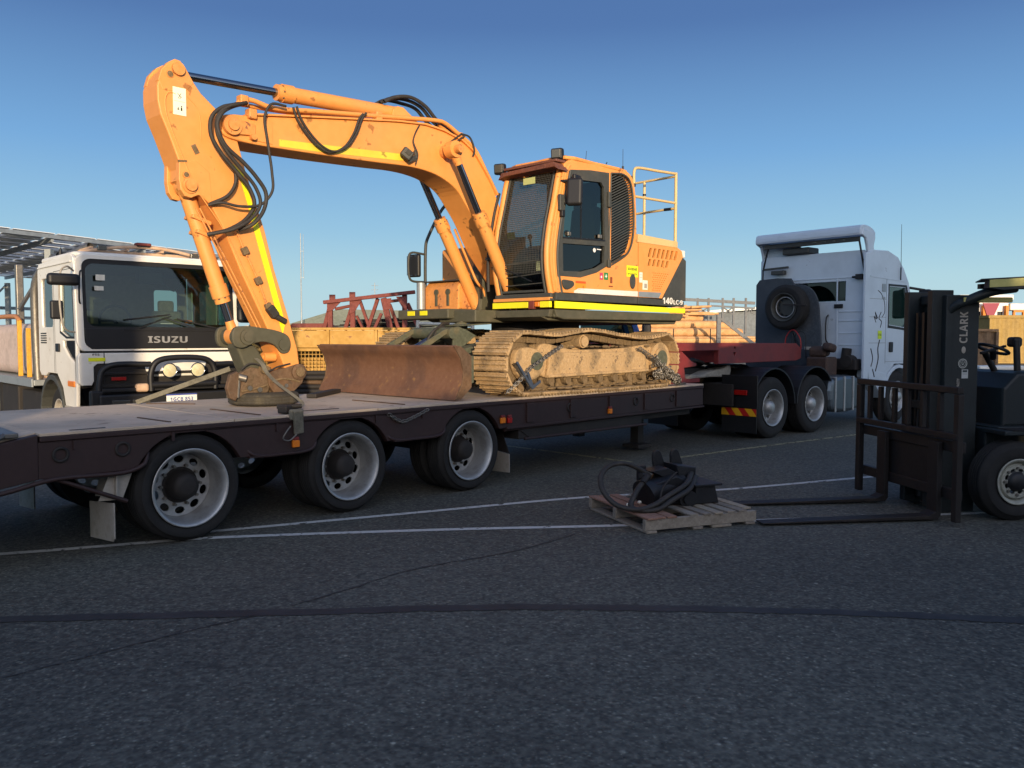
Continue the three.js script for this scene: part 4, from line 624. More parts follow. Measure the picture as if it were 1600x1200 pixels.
  // mirror, lamps on the roof
  const mir = holder('mirror', t); part('shell', [place(new RoundedBoxGeometry(.09, .34, .2, 4, .04), 4.82, 3.48, 1.36, 0, .5, -.1), place(new RoundedBoxGeometry(.17, .3, .05, 3, .02), 4.93, 3.56, 1.3, 0, .2, 0)], M.black, mir); part('arm', [rod([4.75, 3.62, 1.2], [4.82, 3.62, 1.36], .018), rod([4.74, 3.34, 1.2], [4.8, 3.36, 1.34], .014)], M.black, mir);
  for (const [x, y, z] of [[4.8, 3.97, 1.1], [4.72, 3.9, .18]]) { const l = holder('work_lamp', t); part('housing', place(new RoundedBoxGeometry(.1, .14, .15, 3, .025), x, y, z, 0, .35, .1), M.black, l); part('lens', place(new RoundedBoxGeometry(.012, .1, .11, 2, .005), x - .052, y, z + .018, 0, .35, .1), M.lampGlass, l); part('stalk', bar([x + .02, y - .06, z], [x + .08, y - .14, z], .03, .04), M.redFrame, l); }
  part('aerial', [rod([5.35, 3.95, 1.1], [5.37, 4.1, 1.1], .004, .003, 6), rod([5.75, 3.95, 1.1], [5.8, 4.02, 1.1], .006), rod([6.15, 3.95, 1.1], [6.15, 4.02, 1.1], .014), rod([6.15, 4.0, 1.1], [6.15, 4.25, 1.1], .004, .003, 6)], M.black, t);
  // ---- body panels behind and below the cab
  const swoosh = [[4.97, 2.29], [5.05, 2.325], [6.33, 2.335], [6.33, 2.265], [4.97, 2.262]];
  part('side_door_panel', prism([...smooth([[4.64, 2.26], [4.64, 2.44], [4.71, 2.45], [5.11, 2.452], [5.44, 2.53], [5.69, 2.64], [5.73, 2.645], [5.95, 2.735], [6.12, 2.835], [6.21, 2.97]], 3), [6.33, 3.0], [6.33, 2.26]], zc - .02, zc + .012, .006), M.orange, t);
  part('lower_band', [prism([[4.63, 2.165], [6.33, 2.165], [6.33, 2.258], [4.63, 2.255]], zc - .03, zc + .01, .005), prism([[6.345, 2.165], [7.5, 2.155], [7.5, 2.23], [6.345, 2.258]], zc - .03, zc + .01, .005)], M.darkGrey, t);
  part('white_swoosh', prism(swoosh, zc + .012, zc + .016), M.white, t); part('white_swoosh', prism([[6.35, 2.265], [6.84, 2.262], [6.9, 2.34], [6.35, 2.335]], zc + .012, zc + .016), M.galv, t);
  const slots = []; for (let k = 0; k < 7; k++) { const x = 6.56 + k * .108; slots.push([[x, 2.82], [x + .058, 2.82], [x + .108, 2.95], [x + .05, 2.95]]); if (k < 5) slots.push([[x + .0, 2.70], [x + .058, 2.70], [x + .095, 2.795], [x + .037, 2.795]]); }
  for (let j = 0; j < 9; j++) for (let k = 0; k < 8; k++) { const x = 6.68 + k * .052 + (j % 2) * .022, y = 2.36 + j * .03; if (x < 6.90 + (y - 2.34) * .9 - .06) slots.push([[x, y], [x + .028, y], [x + .028, y + .013], [x, y + .013]]); }
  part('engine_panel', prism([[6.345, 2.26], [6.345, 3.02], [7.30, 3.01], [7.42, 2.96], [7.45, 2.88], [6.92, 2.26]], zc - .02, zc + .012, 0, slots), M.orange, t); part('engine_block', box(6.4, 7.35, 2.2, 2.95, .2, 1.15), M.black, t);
  part('counterweight', [prism([[6.94, 2.262], [7.46, 2.87], [7.54, 2.83], [7.54, 2.24]], zc - .03, zc + .012, .008), prismY(smooth([[7.36, -1.21], [7.56, -1.05], [7.64, -.5], [7.66, 0], [7.64, .5], [7.56, 1.05], [7.36, 1.21]], 4), 2.16, 2.84, .03)], M.darkGrey, t);
  part('tail_trim', [prismY(smooth([[7.3, -1.2], [7.5, -1.05], [7.6, 0], [7.5, 1.05], [7.3, 1.215]], 4), 2.842, 3.0, .04)], M.orange, t); part('tail_plate', [box(7.4, 7.53, 2.87, 2.98, 1.17, 1.225, .02)], M.white, t);
  part('engine_hood', [box(6.33, 7.36, 2.98, 3.06, -1.15, 1.15, .03), box(6.4, 7.3, 3.062, 3.11, -.9, .7, .03)], M.orange, t); part('platform_edge', prism([[6.33, 3.005], [7.30, 3.0], [7.30, 3.09], [6.33, 3.115]], 1.15, zc + .02, .006), M.cream, t); part('platform_mat', box(6.35, 7.0, 3.112, 3.13, .3, 1.1, .005), M.black, t);
  for (const y of [2.3]) part('right_body', [box(4.9, 7.36, 2.06, 2.97, -1.2, -.5, .04)], M.orange, t);
  part('boom_foot_cover', [prism(smooth([[4.75, 2.06], [4.82, 2.6], [5.0, 2.9], [5.4, 2.93], [5.5, 2.06]], 3), -.5, -.24, .03)], M.oliveGrey, t);
  part('tool_box', [prism([[4.52, 2.09], [4.52, 2.40], [4.58, 2.47], [4.88, 2.47], [4.88, 2.09]], -1.12, -.42, .02)], M.orangeWorn, t);
  part('tool_box_latch', [[-.86], [-.62]].map(([z]) => [box(4.5, 4.52, 2.14, 2.3, z - .02, z + .02, .006), disc(.04, 0, 0, -.01, .01, 16).rotateY(Math.PI / 2).translate(4.51, 2.33, z)]), M.oliveGrey, t); part('tool_box_lid', box(4.5, 4.9, 2.475, 2.49, -1.14, -.4, .006), M.darkGrey, t); part('fuel_tank_end', rod([4.45, 2.1, -1.12], [4.45, 2.47, -1.12], .06), M.galv, t);
  // right mirror on its bent bar
  const rm = holder('mirror', t); part('bar', [pipe([[4.7, 2.05, -1.15], [4.64, 2.07, -1.2], [4.61, 2.2, -1.2], [4.61, 3.0, -1.2], [4.63, 3.08, -1.2], [4.86, 3.52, -1.15], [4.9, 3.6, -1.1]], .022, 50, 8), pipe([[4.61, 2.88, -1.2], [4.36, 2.89, -1.2], [4.31, 2.86, -1.2], [4.31, 2.54, -1.2], [4.35, 2.5, -1.2], [4.61, 2.49, -1.2]], .016, 40, 8)], M.darkGrey, rm); part('shell', place(new RoundedBoxGeometry(.07, .32, .2, 4, .03), 4.4, 2.71, -1.2, 0, .3, 0), M.black, rm); part('glass', place(new THREE.BoxGeometry(.004, .27, .16), 4.362, 2.71, -1.212, 0, .3, 0), M.chrome, rm);
  // handrail
  const hr = (p, r = .02) => pipe(p, r, 50, 8);
  part('handrail', [hr([[6.31, 3.76, 1.17], [6.31, 3.95, 1.17], [6.33, 4.0, 1.17], [6.38, 4.02, 1.17], [6.9, 4.05, 1.17], [7.34, 4.075, 1.17]]), rod([7.34, 3.05, 1.17], [7.34, 4.09, 1.17], .022), rod([6.33, 3.63, 1.17], [7.36, 3.655, 1.17], .018), rod([7.34, 4.04, 1.17], [7.34, 4.03, .43], .018), rod([7.34, 3.58, 1.17], [7.34, 3.57, .43], .018), rod([7.34, 3.05, .62], [7.34, 4.04, .62], .02)], M.cream, t); part('rail_joint', [rod([7.34, 3.2, .62], [7.34, 3.23, .62], .025), rod([7.34, 3.82, .62], [7.34, 3.85, .62], .025), rod([6.31, 3.76, 1.17], [6.31, 3.8, 1.17], .025), rod([7.34, 3.58, .98], [7.34, 3.578, 1.1], .022)], M.black, t);
  // lettering and labels
  const l1 = letters('140', .092, .006, .25).translate(6.93, 2.185, zc + .011), l2 = letters('LC-9', .066, .006, .24).translate(7.2, 2.183, zc + .011); part('model_lettering', [l1, l2], M.white, t);
  label('fleet_sign', .26, .15, sign(.26, .15, 256, (x, w, h) => { x.fillStyle = '#e6e21a'; x.fillRect(0, 0, w, h); text(x, '6D08048', w / 2, h * .3, 52); text(x, 'HP EX140TH', w / 2, h * .74, 38); }), T, [6.2, 2.60, zc + .0145], 0, t);
  part('fuel_cap', prism(circlePts(1, 0, 0, 28).map(([a, c]) => [6.2 + a * .06, 2.465 + c * .1]), zc + .012, zc + .03, .006), M.darkGrey, t); part('vent_pod', prism(smooth([[4.73, 2.41], [4.85, 2.415], [4.94, 2.40], [4.95, 2.36], [4.9, 2.32], [4.8, 2.30], [4.75, 2.33]], 3, true), zc + .012, zc + .035, .008), M.darkGrey, t);
  label('safety_sticker', .065, .09, sign(.065, .09, 64, (x, w, h) => { x.fillStyle = '#b8405c'; x.fillRect(0, 0, w, h); x.fillStyle = '#e8d8d8'; x.beginPath(); x.arc(w / 2, h * .6, 16, 0, 7); x.fill(); }), T, [5.52, 2.50, zc + .0145], 0, t);
  label('exit_sticker', .085, .095, sign(.085, .095, 64, (x, w, h) => { x.fillStyle = '#2f7a40'; x.fillRect(0, 0, w, h); x.fillStyle = '#e8e8dc'; x.fillRect(w * .42, h * .25, 10, 34); x.fillRect(w * .25, h * .45, 32, 9); }), T, [5.62, 2.505, zc + .0145], 0, t);
  label('warning_sticker', .2, .11, sign(.2, .11, 128, (x, w, h) => { x.fillStyle = '#e08a20'; x.fillRect(0, 0, w, h); x.fillStyle = '#d05018'; x.fillRect(0, 0, w, h * .25); x.fillStyle = '#6a4010'; x.fillRect(w * .7, h * .5, 8, 22); }), T, [5.1, 2.36, zc + .0145], 0, t);
  label('white_sticker', .07, .14, sign(.07, .14, 64, (x, w, h) => { x.fillStyle = '#e4dcc8'; x.fillRect(0, 0, w, h); x.fillStyle = '#8a8478'; x.fillRect(8, 30, 48, 6); x.fillRect(8, 60, 48, 6); }), T, [6.40, 2.53, zc + .0145], 0, t); label('white_sticker', .12, .13, sign(.12, .13, 64, (x, w, h) => { x.fillStyle = '#e4dcc8'; x.fillRect(0, 0, w, h); x.fillStyle = '#9a9488'; x.fillRect(20, 24, 36, 34); }), T, [6.50, 2.43, zc + .0145], 0, t);
  part('panel_hinge', [box(5.71, 5.74, 2.42, 2.5, zc + .012, zc + .03, .006), box(5.68, 5.76, 2.37, 2.385, zc + .012, zc + .02)], wornMat(0x7a3a1c, 0x6a3a20, 0x4a2a18, .7), t);
}
{ // ---- crawler
  const t = exc;
  const loop = (sag) => { const P = []; for (let i = 0; i <= 12; i++) { const a = -Math.PI / 2 - Math.PI * i / 12 * .92; P.push([4.08 + .345 * Math.cos(a), 1.40 + .345 * Math.sin(a)]); } P.push(...sag); for (let i = 0; i <= 12; i++) { const a = Math.PI * .44 - Math.PI * .94 * i / 12; P.push([6.94 + .35 * Math.cos(a), 1.395 + .35 * Math.sin(a)]); } return P; };
  for (const s of [1, -1]) {
    const tr = holder('track', t), z0 = s > 0 ? .70 : -1.28, z1 = z0 + .58, zm = (z0 + z1) / 2, zo = s > 0 ? 1 : -1;
    const pts = loop([[4.3, 1.735], [4.62, 1.72], [4.95, 1.75], [5.22, 1.78], [5.5, 1.765], [6.0, 1.715], [6.5, 1.685], [6.8, 1.705]]), cur = new THREE.CatmullRomCurve3(pts.map(([x, y]) => V(x, y, 0)), true, 'centripetal'), n = 44;
    for (let i = 0; i < n; i++) {
      const p = cur.getPointAt(i / n), d = cur.getTangentAt(i / n), o = V(-d.y, d.x, 0).multiplyScalar(V(-d.y, d.x, 0).dot(p.clone().sub(V(5.5, 1.4, 0))) >= 0 ? 1 : -1), out = V(d.y, -d.x, 0), on = out.dot(p.clone().sub(V(p.x < 4.4 ? 4.08 : p.x > 6.7 ? 6.94 : p.x, 1.4, 0))) > 0 ? out : out.negate();
      const up = on, q = p.clone().add(up.clone().multiplyScalar(.012 + rr(-.004, .004))); const g = [box(-.084, .084, -.016, .012, z0 + rr(-.006, .006), z1 + rr(-.006, .006), .006), box(-.07, -.045, .010, .034, z0 + .005, z1 - .005, .005), box(-.01, .012, .010, .032, z0 + .005, z1 - .005, .005), box(.045, .068, .010, .034, z0 + .005, z1 - .005, .005)];
      const m = new THREE.Matrix4().makeBasis(d, up, d.clone().cross(up)).setPosition(q); if (d.clone().cross(up).z < 0) { m.makeBasis(d.clone().negate(), up, d.clone().negate().cross(up)).setPosition(q); }
      part('track_shoe', g.map((x) => x.applyMatrix4(m)), M.mud, tr);
    }
    const links = []; for (let i = 0; i < n; i++) { const p = cur.getPointAt((i + .5) / n), d = cur.getTangentAt((i + .5) / n); for (const z of [zm - .1, zm + .06]) links.push(place(new RoundedBoxGeometry(.165, .1, .045, 2, .02), p.x, p.y, z + .02, 0, 0, Math.atan2(d.y, d.x)).translate(0, p.y > 1.55 ? -.05 : p.y < 1.2 ? .05 : 0, 0).translate(p.x < 4.0 ? .05 : p.x > 7.05 ? -.05 : 0, 0, 0)); }
    part('track_chain', links, M.mudDark, tr);
    const zi = zo > 0 ? 1.12 : -1.2, zq = zo > 0 ? 1.21 : -1.11;
    part('track_frame', [prism(smooth([[4.42, 1.62], [4.75, 1.60], [5.0, 1.56], [5.3, 1.55], [6.2, 1.57], [6.5, 1.60], [6.75, 1.60], [6.8, 1.4], [6.7, 1.24], [6.2, 1.2], [4.7, 1.2], [4.45, 1.24], [4.36, 1.42]], 3, true), zo > 0 ? .82 : -1.16, zo > 0 ? 1.16 : -.82, .02), prism([[4.55, 1.52], [6.55, 1.51], [6.6, 1.25], [4.5, 1.22]], zo > 0 ? 1.161 : -1.21, zo > 0 ? 1.21 : -1.161, .012), prism([[4.5, 1.25], [6.6, 1.27], [6.6, 1.235], [4.5, 1.215]], zo > 0 ? 1.165 : -1.245, zo > 0 ? 1.245 : -1.165, .008)], M.mud, tr);
    part('idler', [turned([[.03, -.09], [.26, -.09], [.30, -.05], [.34, -.045], [.34, .045], [.30, .05], [.26, .09], [.03, .09]], 4.08, 1.4, 40).translate(0, 0, zm), disc(.12, 4.08, 1.4, zm - .16, zm + .16)], M.mudDark, tr); part('idler_cover', [prism(smooth([[4.0, 1.56], [4.28, 1.58], [4.44, 1.5], [4.46, 1.32], [4.3, 1.2], [4.06, 1.22], [3.95, 1.4]], 3, true), zo > 0 ? 1.08 : -1.2, zo > 0 ? 1.2 : -1.08, .03)], M.mud, tr);
    part('sprocket', [turned([[.03, -.1], [.22, -.1], [.25, -.03], [.33, -.03], [.33, .03], [.25, .03], [.22, .1], [.03, .1]], 6.94, 1.395, 40).translate(0, 0, zm)], M.mudDark, tr); part('final_drive', [disc(.24, 6.94, 1.395, zo > 0 ? 1.02 : -1.2, zo > 0 ? 1.2 : -1.02, 40), disc(.17, 6.94, 1.395, zo > 0 ? 1.2 : -1.23, zo > 0 ? 1.23 : -1.2, 40)], M.mud, tr); part('cover_plate', disc(.13, 6.94, 1.395, zo > 0 ? 1.23 : -1.236, zo > 0 ? 1.236 : -1.23, 32), M.greenGrey, tr); part('cover_plate', prism(circlePts(1, 0, 0, 24).map(([a, b]) => [4.32 + a * .11, 1.42 + b * .11]), zo > 0 ? 1.2 : -1.206, zo > 0 ? 1.206 : -1.2), M.greenGrey, tr);
    for (let k = 0; k < 7; k++) { const x = 4.6 + k * .325; part('roller', [turned([[.02, -.11], [.1, -.11], [.1, -.06], [.08, -.05], [.08, .05], [.1, .06], [.1, .11], [.02, .11]], x, 1.17, 24).translate(0, 0, zm), disc(.055, x, 1.17, zm - .2, zm + .2, 20), box(x - .07, x + .07, 1.17, 1.23, zo > 0 ? 1.1 : -1.18, zo > 0 ? 1.18 : -1.1, .012)], M.mudDark, tr); }
    part('return_roller', [disc(.085, 5.2, 1.655, zm - .1, zo > 0 ? 1.2 : zm + .1), disc(.07, 5.2, 1.655, zo > 0 ? 1.2 : zm - .12, zo > 0 ? 1.23 : zm + .12), box(5.12, 5.28, 1.54, 1.62, zm - .1, zm + .1, .02)], M.mud, tr);
    const cl = []; seed = 500 + s; for (let k = 0; k < 70; k++) { const g = new THREE.IcosahedronGeometry(rr(.015, .05), 1); g.scale(rr(1, 2), rr(.3, .6), rr(.8, 1.4)); cl.push(g.translate(rr(4.3, 6.9), rr(1.065, 1.09), zm + rr(-.1, .24) * zo)); } for (let k = 0; k < 50; k++) { const g = new THREE.IcosahedronGeometry(rr(.015, .04), 1); g.scale(rr(1, 2.4), rr(.4, .7), 1); cl.push(g.translate(rr(4.5, 6.7), 1.575 + rr(0, .012), zm + rr(-.1, .2) * zo)); }
    part('mud_clod', cl, M.mudDark, tr).userData.kind = 'stuff';
  }
  part('cross_frame', [box(4.9, 6.3, 1.35, 1.62, -.8, .8, .04), disc(.6, 0, 0, 0, .14, 40).rotateX(Math.PI / 2).translate(5.6, 1.76, 0)], M.chassis, t);
  // ---- dozer blade
  const bl = holder('dozer_blade', t), face = smooth([[3.02, 1.60], [3.04, 1.55], [3.11, 1.45], [3.14, 1.33], [3.12, 1.2], [3.07, 1.10]], 4), back = face.slice().reverse().map(([x, y]) => [x + .035, y]);
  part('mouldboard', prism([...face, ...back], -1.5, 1.16, .004), M.rustBlade, bl); part('cutting_edge', prism([[3.062, 1.115], [3.09, 1.115], [3.045, 1.012], [3.02, 1.012]], -1.5, 1.16, .003), M.rustBlade, bl); part('top_lip', [rod([3.05, 1.598, -1.5], [3.05, 1.598, 1.16], .022, .022, 10)], M.rustBlade, bl);
  part('end_plate', prism([[3.0, 1.61], [3.1, 1.61], [3.26, 1.5], [3.26, 1.15], [3.1, 1.02], [3.02, 1.02], [3.12, 1.2], [3.14, 1.33], [3.1, 1.47]], 1.161, 1.18, .004), M.rust, bl); part('end_plate', prism([[3.0, 1.61], [3.1, 1.61], [3.26, 1.5], [3.26, 1.15], [3.1, 1.02], [3.02, 1.02], [3.12, 1.2], [3.14, 1.33], [3.1, 1.47]], -1.52, -1.501, .004), M.rust, bl);
  part('back_rib', [box(3.185, 3.3, 1.2, 1.5, -1.3, 1.0, .02), ...[-1.2, -.6, 0, .6, 1.1].map((z) => prism([[3.19, 1.5], [3.34, 1.5], [3.34, 1.2], [3.19, 1.15]], z, z + .03))], M.greenGrey, bl);
  for (const z of [-.62, .42]) part('push_arm', [bar([3.2, 1.38, z], [4.4, 1.62, z], .15, .2, .015), box(4.35, 4.52, 1.42, 1.7, z - .14, z + .14, .02)], M.greenGrey, bl);
  for (const z of [.30, -.34]) part('bracket_plate', prism([[3.2, 1.60], [3.45, 1.72], [3.61, 1.80], [3.84, 1.84], [3.98, 1.80], [4.14, 1.73], [3.9, 1.58], [3.75, 1.56], [3.76, 1.73], [3.64, 1.745], [3.42, 1.63], [3.36, 1.6]], z, z + .03, .006), M.greenGrey, bl);
  part('lift_ram', [rod([3.28, 1.5, -.02], [3.75, 1.72, -.02], .04)], M.chrome, bl); part('lift_ram_barrel', [rod([3.7, 1.69, -.02], [4.25, 1.86, -.02], .07), disc(.07, 3.72, 1.76, -.36, .36)], M.greenGrey, bl); part('ram_guard', [prism([[3.85, 1.76], [4.1, 1.87], [4.42, 1.87], [4.55, 1.66], [4.2, 1.6]], -.24, -.2, .006), prism([[3.9, 1.845], [4.42, 1.875], [4.42, 1.89], [3.9, 1.86]], -.24, .3, .004)], M.greenGrey, bl); part('ram_hose', [pipe([[3.8, 1.84, .1], [3.6, 1.8, .16], [3.5, 1.66, .14], [3.6, 1.58, .1]], .018, 30, 8), pipe([[3.95, 1.88, .02], [3.75, 1.86, .1], [3.62, 1.72, .12]], .018, 30, 8)], M.rubberHose, bl);
}
// ---------------------------------------------------------------- what holds the load down
function chain(name, pts, label_, n, r, base) {
  const c = new THREE.CatmullRomCurve3(pts.map(v3), false, 'centripetal'), g = [];
  for (let i = 0; i < n; i++) { const p = c.getPointAt((i + .5) / n), d = c.getTangentAt((i + .5) / n), e = new THREE.TorusGeometry(r, r * .3, 6, 12).scale(1.5, 1, 1).rotateX(i % 2 ? Math.PI / 2 : 0).rotateX(.5); g.push(aim(e, p, p.clone().add(d))); }
  return single(name, g, M.steel, label_, 'chain', T, base);
}
chain('load_chain', [[4.7, 1.60, 1.27], [4.5, 1.52, 1.28], [4.32, 1.44, 1.29], [4.12, 1.35, 1.29], [3.95, 1.23, 1.3], [3.75, 1.06, 1.24]], 'steel load chain over the front end of the near track frame', 34, .02, [4.2, 1.3, 1.27]);
chain('load_chain', [[6.35, 1.56, 1.26], [6.6, 1.44, 1.28], [6.8, 1.32, 1.29], [7.0, 1.18, 1.29], [7.3, 1.03, 1.25], [7.6, 1.02, 1.2]], 'long steel load chain falling from the rear end of the near track', 52, .02, [7, 1.2, 1.27]);
{ seed = 812; const g = []; for (let k = 0; k < 120; k++) { const u = rnd(), x = 6.68 + .62 * u + rr(-.06, .06), y = 1.04 + (1 - u) * rr(.05, .36) + rr(0, .07), e = new THREE.TorusGeometry(.022, .0068, 6, 12).scale(1.5, 1, 1); g.push(place(e, x, y, 1.29 + rr(-.03, .035), rr(0, 3), rr(0, 3), rr(0, 3))); }
  single('load_chain', g, M.steel, 'heaped slack end of steel chain beneath the rear of the near track', 'chain', T, [6.95, 1.1, 1.29]); }
chain('load_chain', [[2.05, .93, 1.245], [2.2, .85, 1.262], [2.35, .88, 1.262], [2.55, .95, 1.262]], 'short loop of chain on the trailer side above the third wheel', 18, .018, [2.3, .9, 1.26]);
single('chain_tensioner', [prism([[4.02, 1.30], [4.06, 1.3], [4.14, 1.14], [4.26, 1.2], [4.27, 1.17], [4.12, 1.09]], 1.29, 1.315, .004), bar([3.86, 1.42, 1.3], [4.1, 1.12, 1.31], .03, .03, .006)], flat(0x4a5464, .45, .5), 'blue grey lever chain tensioner on the front of the near track', 'chain tensioner', T, [4.05, 1.2, 1.3]);
{
  const s = thing('tie_down_strap', 'grey webbing strap pulled over the quick hitch down to the deck edge', 'strap', T, [1.3, 1.0, .8]);
  const strapG = (p) => { const g = []; for (let i = 1; i < p.length; i++) g.push(bar(p[i - 1], p[i], .006, .05, .002)); return g; };
  const ribbonV = (p, w) => { const c = new THREE.CatmullRomCurve3(p.map(v3), false, 'centripetal'), n = 40, P = [], I = []; for (let i = 0; i <= n; i++) { const q = c.getPoint(i / n); P.push(q.x - w / 2, q.y, q.z, q.x + w / 2, q.y, q.z); if (i < n) { const k = i * 2; I.push(k, k + 1, k + 2, k + 1, k + 3, k + 2); } } const g = new THREE.BufferGeometry(); g.setAttribute('position', new THREE.Float32BufferAttribute(P, 3)); g.setIndex(I); g.computeVertexNormals(); return g; };
  const web = wornMat(0x6a6658, 0x5a564a, 0x4a463c, .9, 0, { metres: .3 });
  part('webbing', [ribbonV([[1.22, 1.5, .1], [1.25, 1.43, .2], [1.27, 1.36, .23], [1.30, 1.25, .38], [1.36, 1.12, .62], [1.38, 1.06, .72], [1.15, 1.015, 1.0], [1.02, 1.012, 1.2], [1.0, .98, 1.27], [.98, .86, 1.275]], .05)], web, s);
  part('ratchet', [place(new RoundedBoxGeometry(.22, .07, .1, 2, .015), .98, 1.045, 1.13, 0, .5, 0), rod([.88, 1.07, 1.1], [1.08, 1.07, 1.2], .02)], M.chassis, s); part('loose_tail', [place(new RoundedBoxGeometry(.1, .22, .03, 2, .012), 1.0, .93, 1.27, .1, 0, .1), place(new RoundedBoxGeometry(.14, .1, .05, 3, .02), .99, 1.0, 1.25)], web, s); part('hook', [pipe([[.92, .9, 1.27], [.86, .84, 1.28], [.84, .79, 1.275], [.9, .77, 1.275], [.98, .82, 1.27]], .007, 20, 6)], M.steel, s);
  const s2 = thing('tie_down_strap', 'taut grey webbing strap running from the quick hitch to the far deck edge', 'strap', T, [1.0, 1.2, -.5]);
  part('webbing', [bar([1.1, 1.38, -.2], [.45, 1.02, -1.0], .05, .008, .003)], web, s2);
}
{
  const ty = single('old_tyre', turned([[.2, -.1], [.24, -.11], [.3, -.108], [.345, -.08], [.36, -.05], [.36, -.035], [.35, -.03], [.36, -.02], [.36, .02], [.35, .03], [.36, .04], [.36, .06], [.345, .085], [.3, .11], [.24, .11], [.2, .1], [.21, 0], [.2, -.1]], 0, 0, 48).rotateX(Math.PI / 2).scale(1, .62, 1).translate(1.36, 1.075, .02), M.tyreDusty, 'dusty old tyre lying flat on the deck under the quick hitch', 'tyre', T, [1.36, 1.0, .02]);
}
// ================================================================ the prime mover
{
  const t = thing('prime_mover', 'white high roofed prime mover coupled to the red gooseneck', 'truck', TR, [2.4, 0, .12]), zc = .12, z0 = zc - 1.19, z1 = zc + 1.19;
  const side = [[3.22, 1.12], [3.22, 3.30], [3.3, 3.38], [3.95, 3.40], [4.35, 3.30], [4.62, 3.08], [4.84, 2.82], [5.25, 1.85], [5.38, 1.5], [5.4, .75], [5.12, .72], [5.05, 1.0], [4.8, 1.18], [4.3, 1.18], [4.02, 1.0], [3.95, .85], [3.3, .85]];
  const wHole = [[4.02, 1.95], [4.02, 2.72], [4.7, 2.72], [4.95, 2.15], [4.7, 1.9]];
  const cab = holder('cab', t);
  for (const s of [1, -1]) part('side_panel', prism(side, s > 0 ? z1 - .05 : z0, s > 0 ? z1 : z0 + .05, .012, [wHole]), M.truckWhite, cab);
  part('rear_wall', prismX([[z0 + .02, 1.12], [z0 + .02, 3.28], [z0 + .12, 3.38], [z1 - .12, 3.38], [z1 - .02, 3.28], [z1 - .02, 1.12]], 3.2, 3.25, .012, [[[-.45, 2.42], [.84, 2.42], [.84, 2.80], [-.45, 2.80]]]), M.truckWhite, cab);
  part('roof', [prism([[3.26, 3.34], [3.95, 3.38], [4.35, 3.28], [4.62, 3.06], [4.84, 2.80], [4.80, 2.74], [4.55, 3.0], [4.3, 3.2], [3.95, 3.3], [3.26, 3.28]], z0 + .055, z1 - .055, .01)], M.truckWhite, cab);
  part('front_panel', prism([[5.2, .75], [5.39, .75], [5.37, 1.5], [5.2, 1.9], [5.16, 1.85], [5.3, 1.5]], z0 + .055, z1 - .055, .008), M.truckWhite, cab); part('windscreen', prism([[4.80, 2.78], [5.2, 1.88], [5.21, 1.885], [4.81, 2.785]], z0 + .06, z1 - .06), M.darkGlass, cab); part('rear_window', box(3.215, 3.222, 2.43, 2.79, -.44, .83), M.smokeGlass, cab); part('side_window', prism(wHole, z1 - .03, z1 - .025), M.clearGlass, cab); part('side_window', prism(wHole, z0 + .025, z0 + .03), M.clearGlass, cab); part('floor', box(3.26, 5.15, 1.14, 1.2, z0 + .06, z1 - .06), M.chassis, cab); part('bunk', [box(3.28, 3.95, 1.25, 1.75, z0 + .1, z1 - .1, .05)], M.seat, cab);
  part('wall_crease', [box(3.185, 3.2, 2.86, 2.885, z0 + .1, z1 - .04, .005), ...[1.55, 1.78, 2.02, 2.2].map((y) => box(3.188, 3.2, y, y + .03, .72, 1.24, .005)), box(3.188, 3.2, 1.3, 2.86, 1.24, 1.262, .004), box(3.188, 3.2, 1.3, 2.86, .66, .69, .004), prism([[3.24, 2.87], [4.7, 2.82], [4.7, 2.84], [3.24, 2.89]], z1, z1 + .006)], M.truckWhite, cab);
  part('window_seal', [prism(wHole.map(([x, y]) => [x + (x < 4.3 ? -.04 : .05), y + (y < 2.3 ? -.05 : .04)]), z1, z1 + .004, 0, [wHole])], M.black, cab);
  part('door_handle', box(4.04, 4.18, 1.42, 1.62, z1, z1 + .03, .02), M.black, cab); part('vent_grille', [box(3.72, 3.86, 2.6, 2.75, z1, z1 + .012, .004), box(3.72, 3.84, 2.46, 2.5, z1, z1 + .01, .004)], M.galv, cab);
  part('side_fairing', [prism([[3.05, .92], [3.05, 3.3], [3.22, 3.34], [3.22, .92]], z1 - .04, z1 + .01, .008)], M.truckWhite, cab);
  part('step_skirt', prism([[3.95, .52], [4.0, 1.0], [3.3, 1.1], [3.28, .95], [3.5, .82], [3.85, .52]], z1 - .25, z1 + .004, .012), M.truckWhite, cab); part('wheel_arch', prism([...Array.from({ length: 13 }, (_, i) => [4.5 + .66 * Math.cos(Math.PI * i / 12), .55 + .62 * Math.sin(Math.PI * i / 12)]), ...Array.from({ length: 13 }, (_, i) => [4.5 - .58 * Math.cos(Math.PI * i / 12), .55 + .55 * Math.sin(Math.PI * i / 12)])], z1 - .3, z1 + .012, .006), M.truckWhite, cab);
  // spoiler
  const sp = holder('roof_spoiler', t);
  part('deflector', prism(smooth([[2.92, 3.64], [2.93, 3.79], [3.0, 3.83], [3.2, 3.83], [3.4, 3.78], [3.5, 3.70], [3.46, 3.66], [3.3, 3.70], [3.05, 3.68]], 3, true), z0 + .06, z1 - .04, .02), M.truckWhite, sp);
  for (const s of [1, -1]) part('wing', prism([[2.95, 3.64], [2.98, 3.76], [3.42, 3.72], [3.46, 3.62], [3.4, 3.45], [3.45, 3.36], [3.2, 3.30], [3.16, 3.45], [3.1, 3.58]], s > 0 ? z1 - .08 : z0 + .04, s > 0 ? z1 - .02 : z0 + .1, .02), M.truckWhite, sp);
  part('cross_bar', [box(3.02, 3.07, 3.53, 3.62, z0 + .2, z1 - .12, .01)], M.darkGrey, sp); for (let k = 0; k < 4; k++) part('lamp', place(new RoundedBoxGeometry(.02, .035, .07, 2, .01), 3.012, 3.575, .28 + k * .2), M.lampGlass, sp);
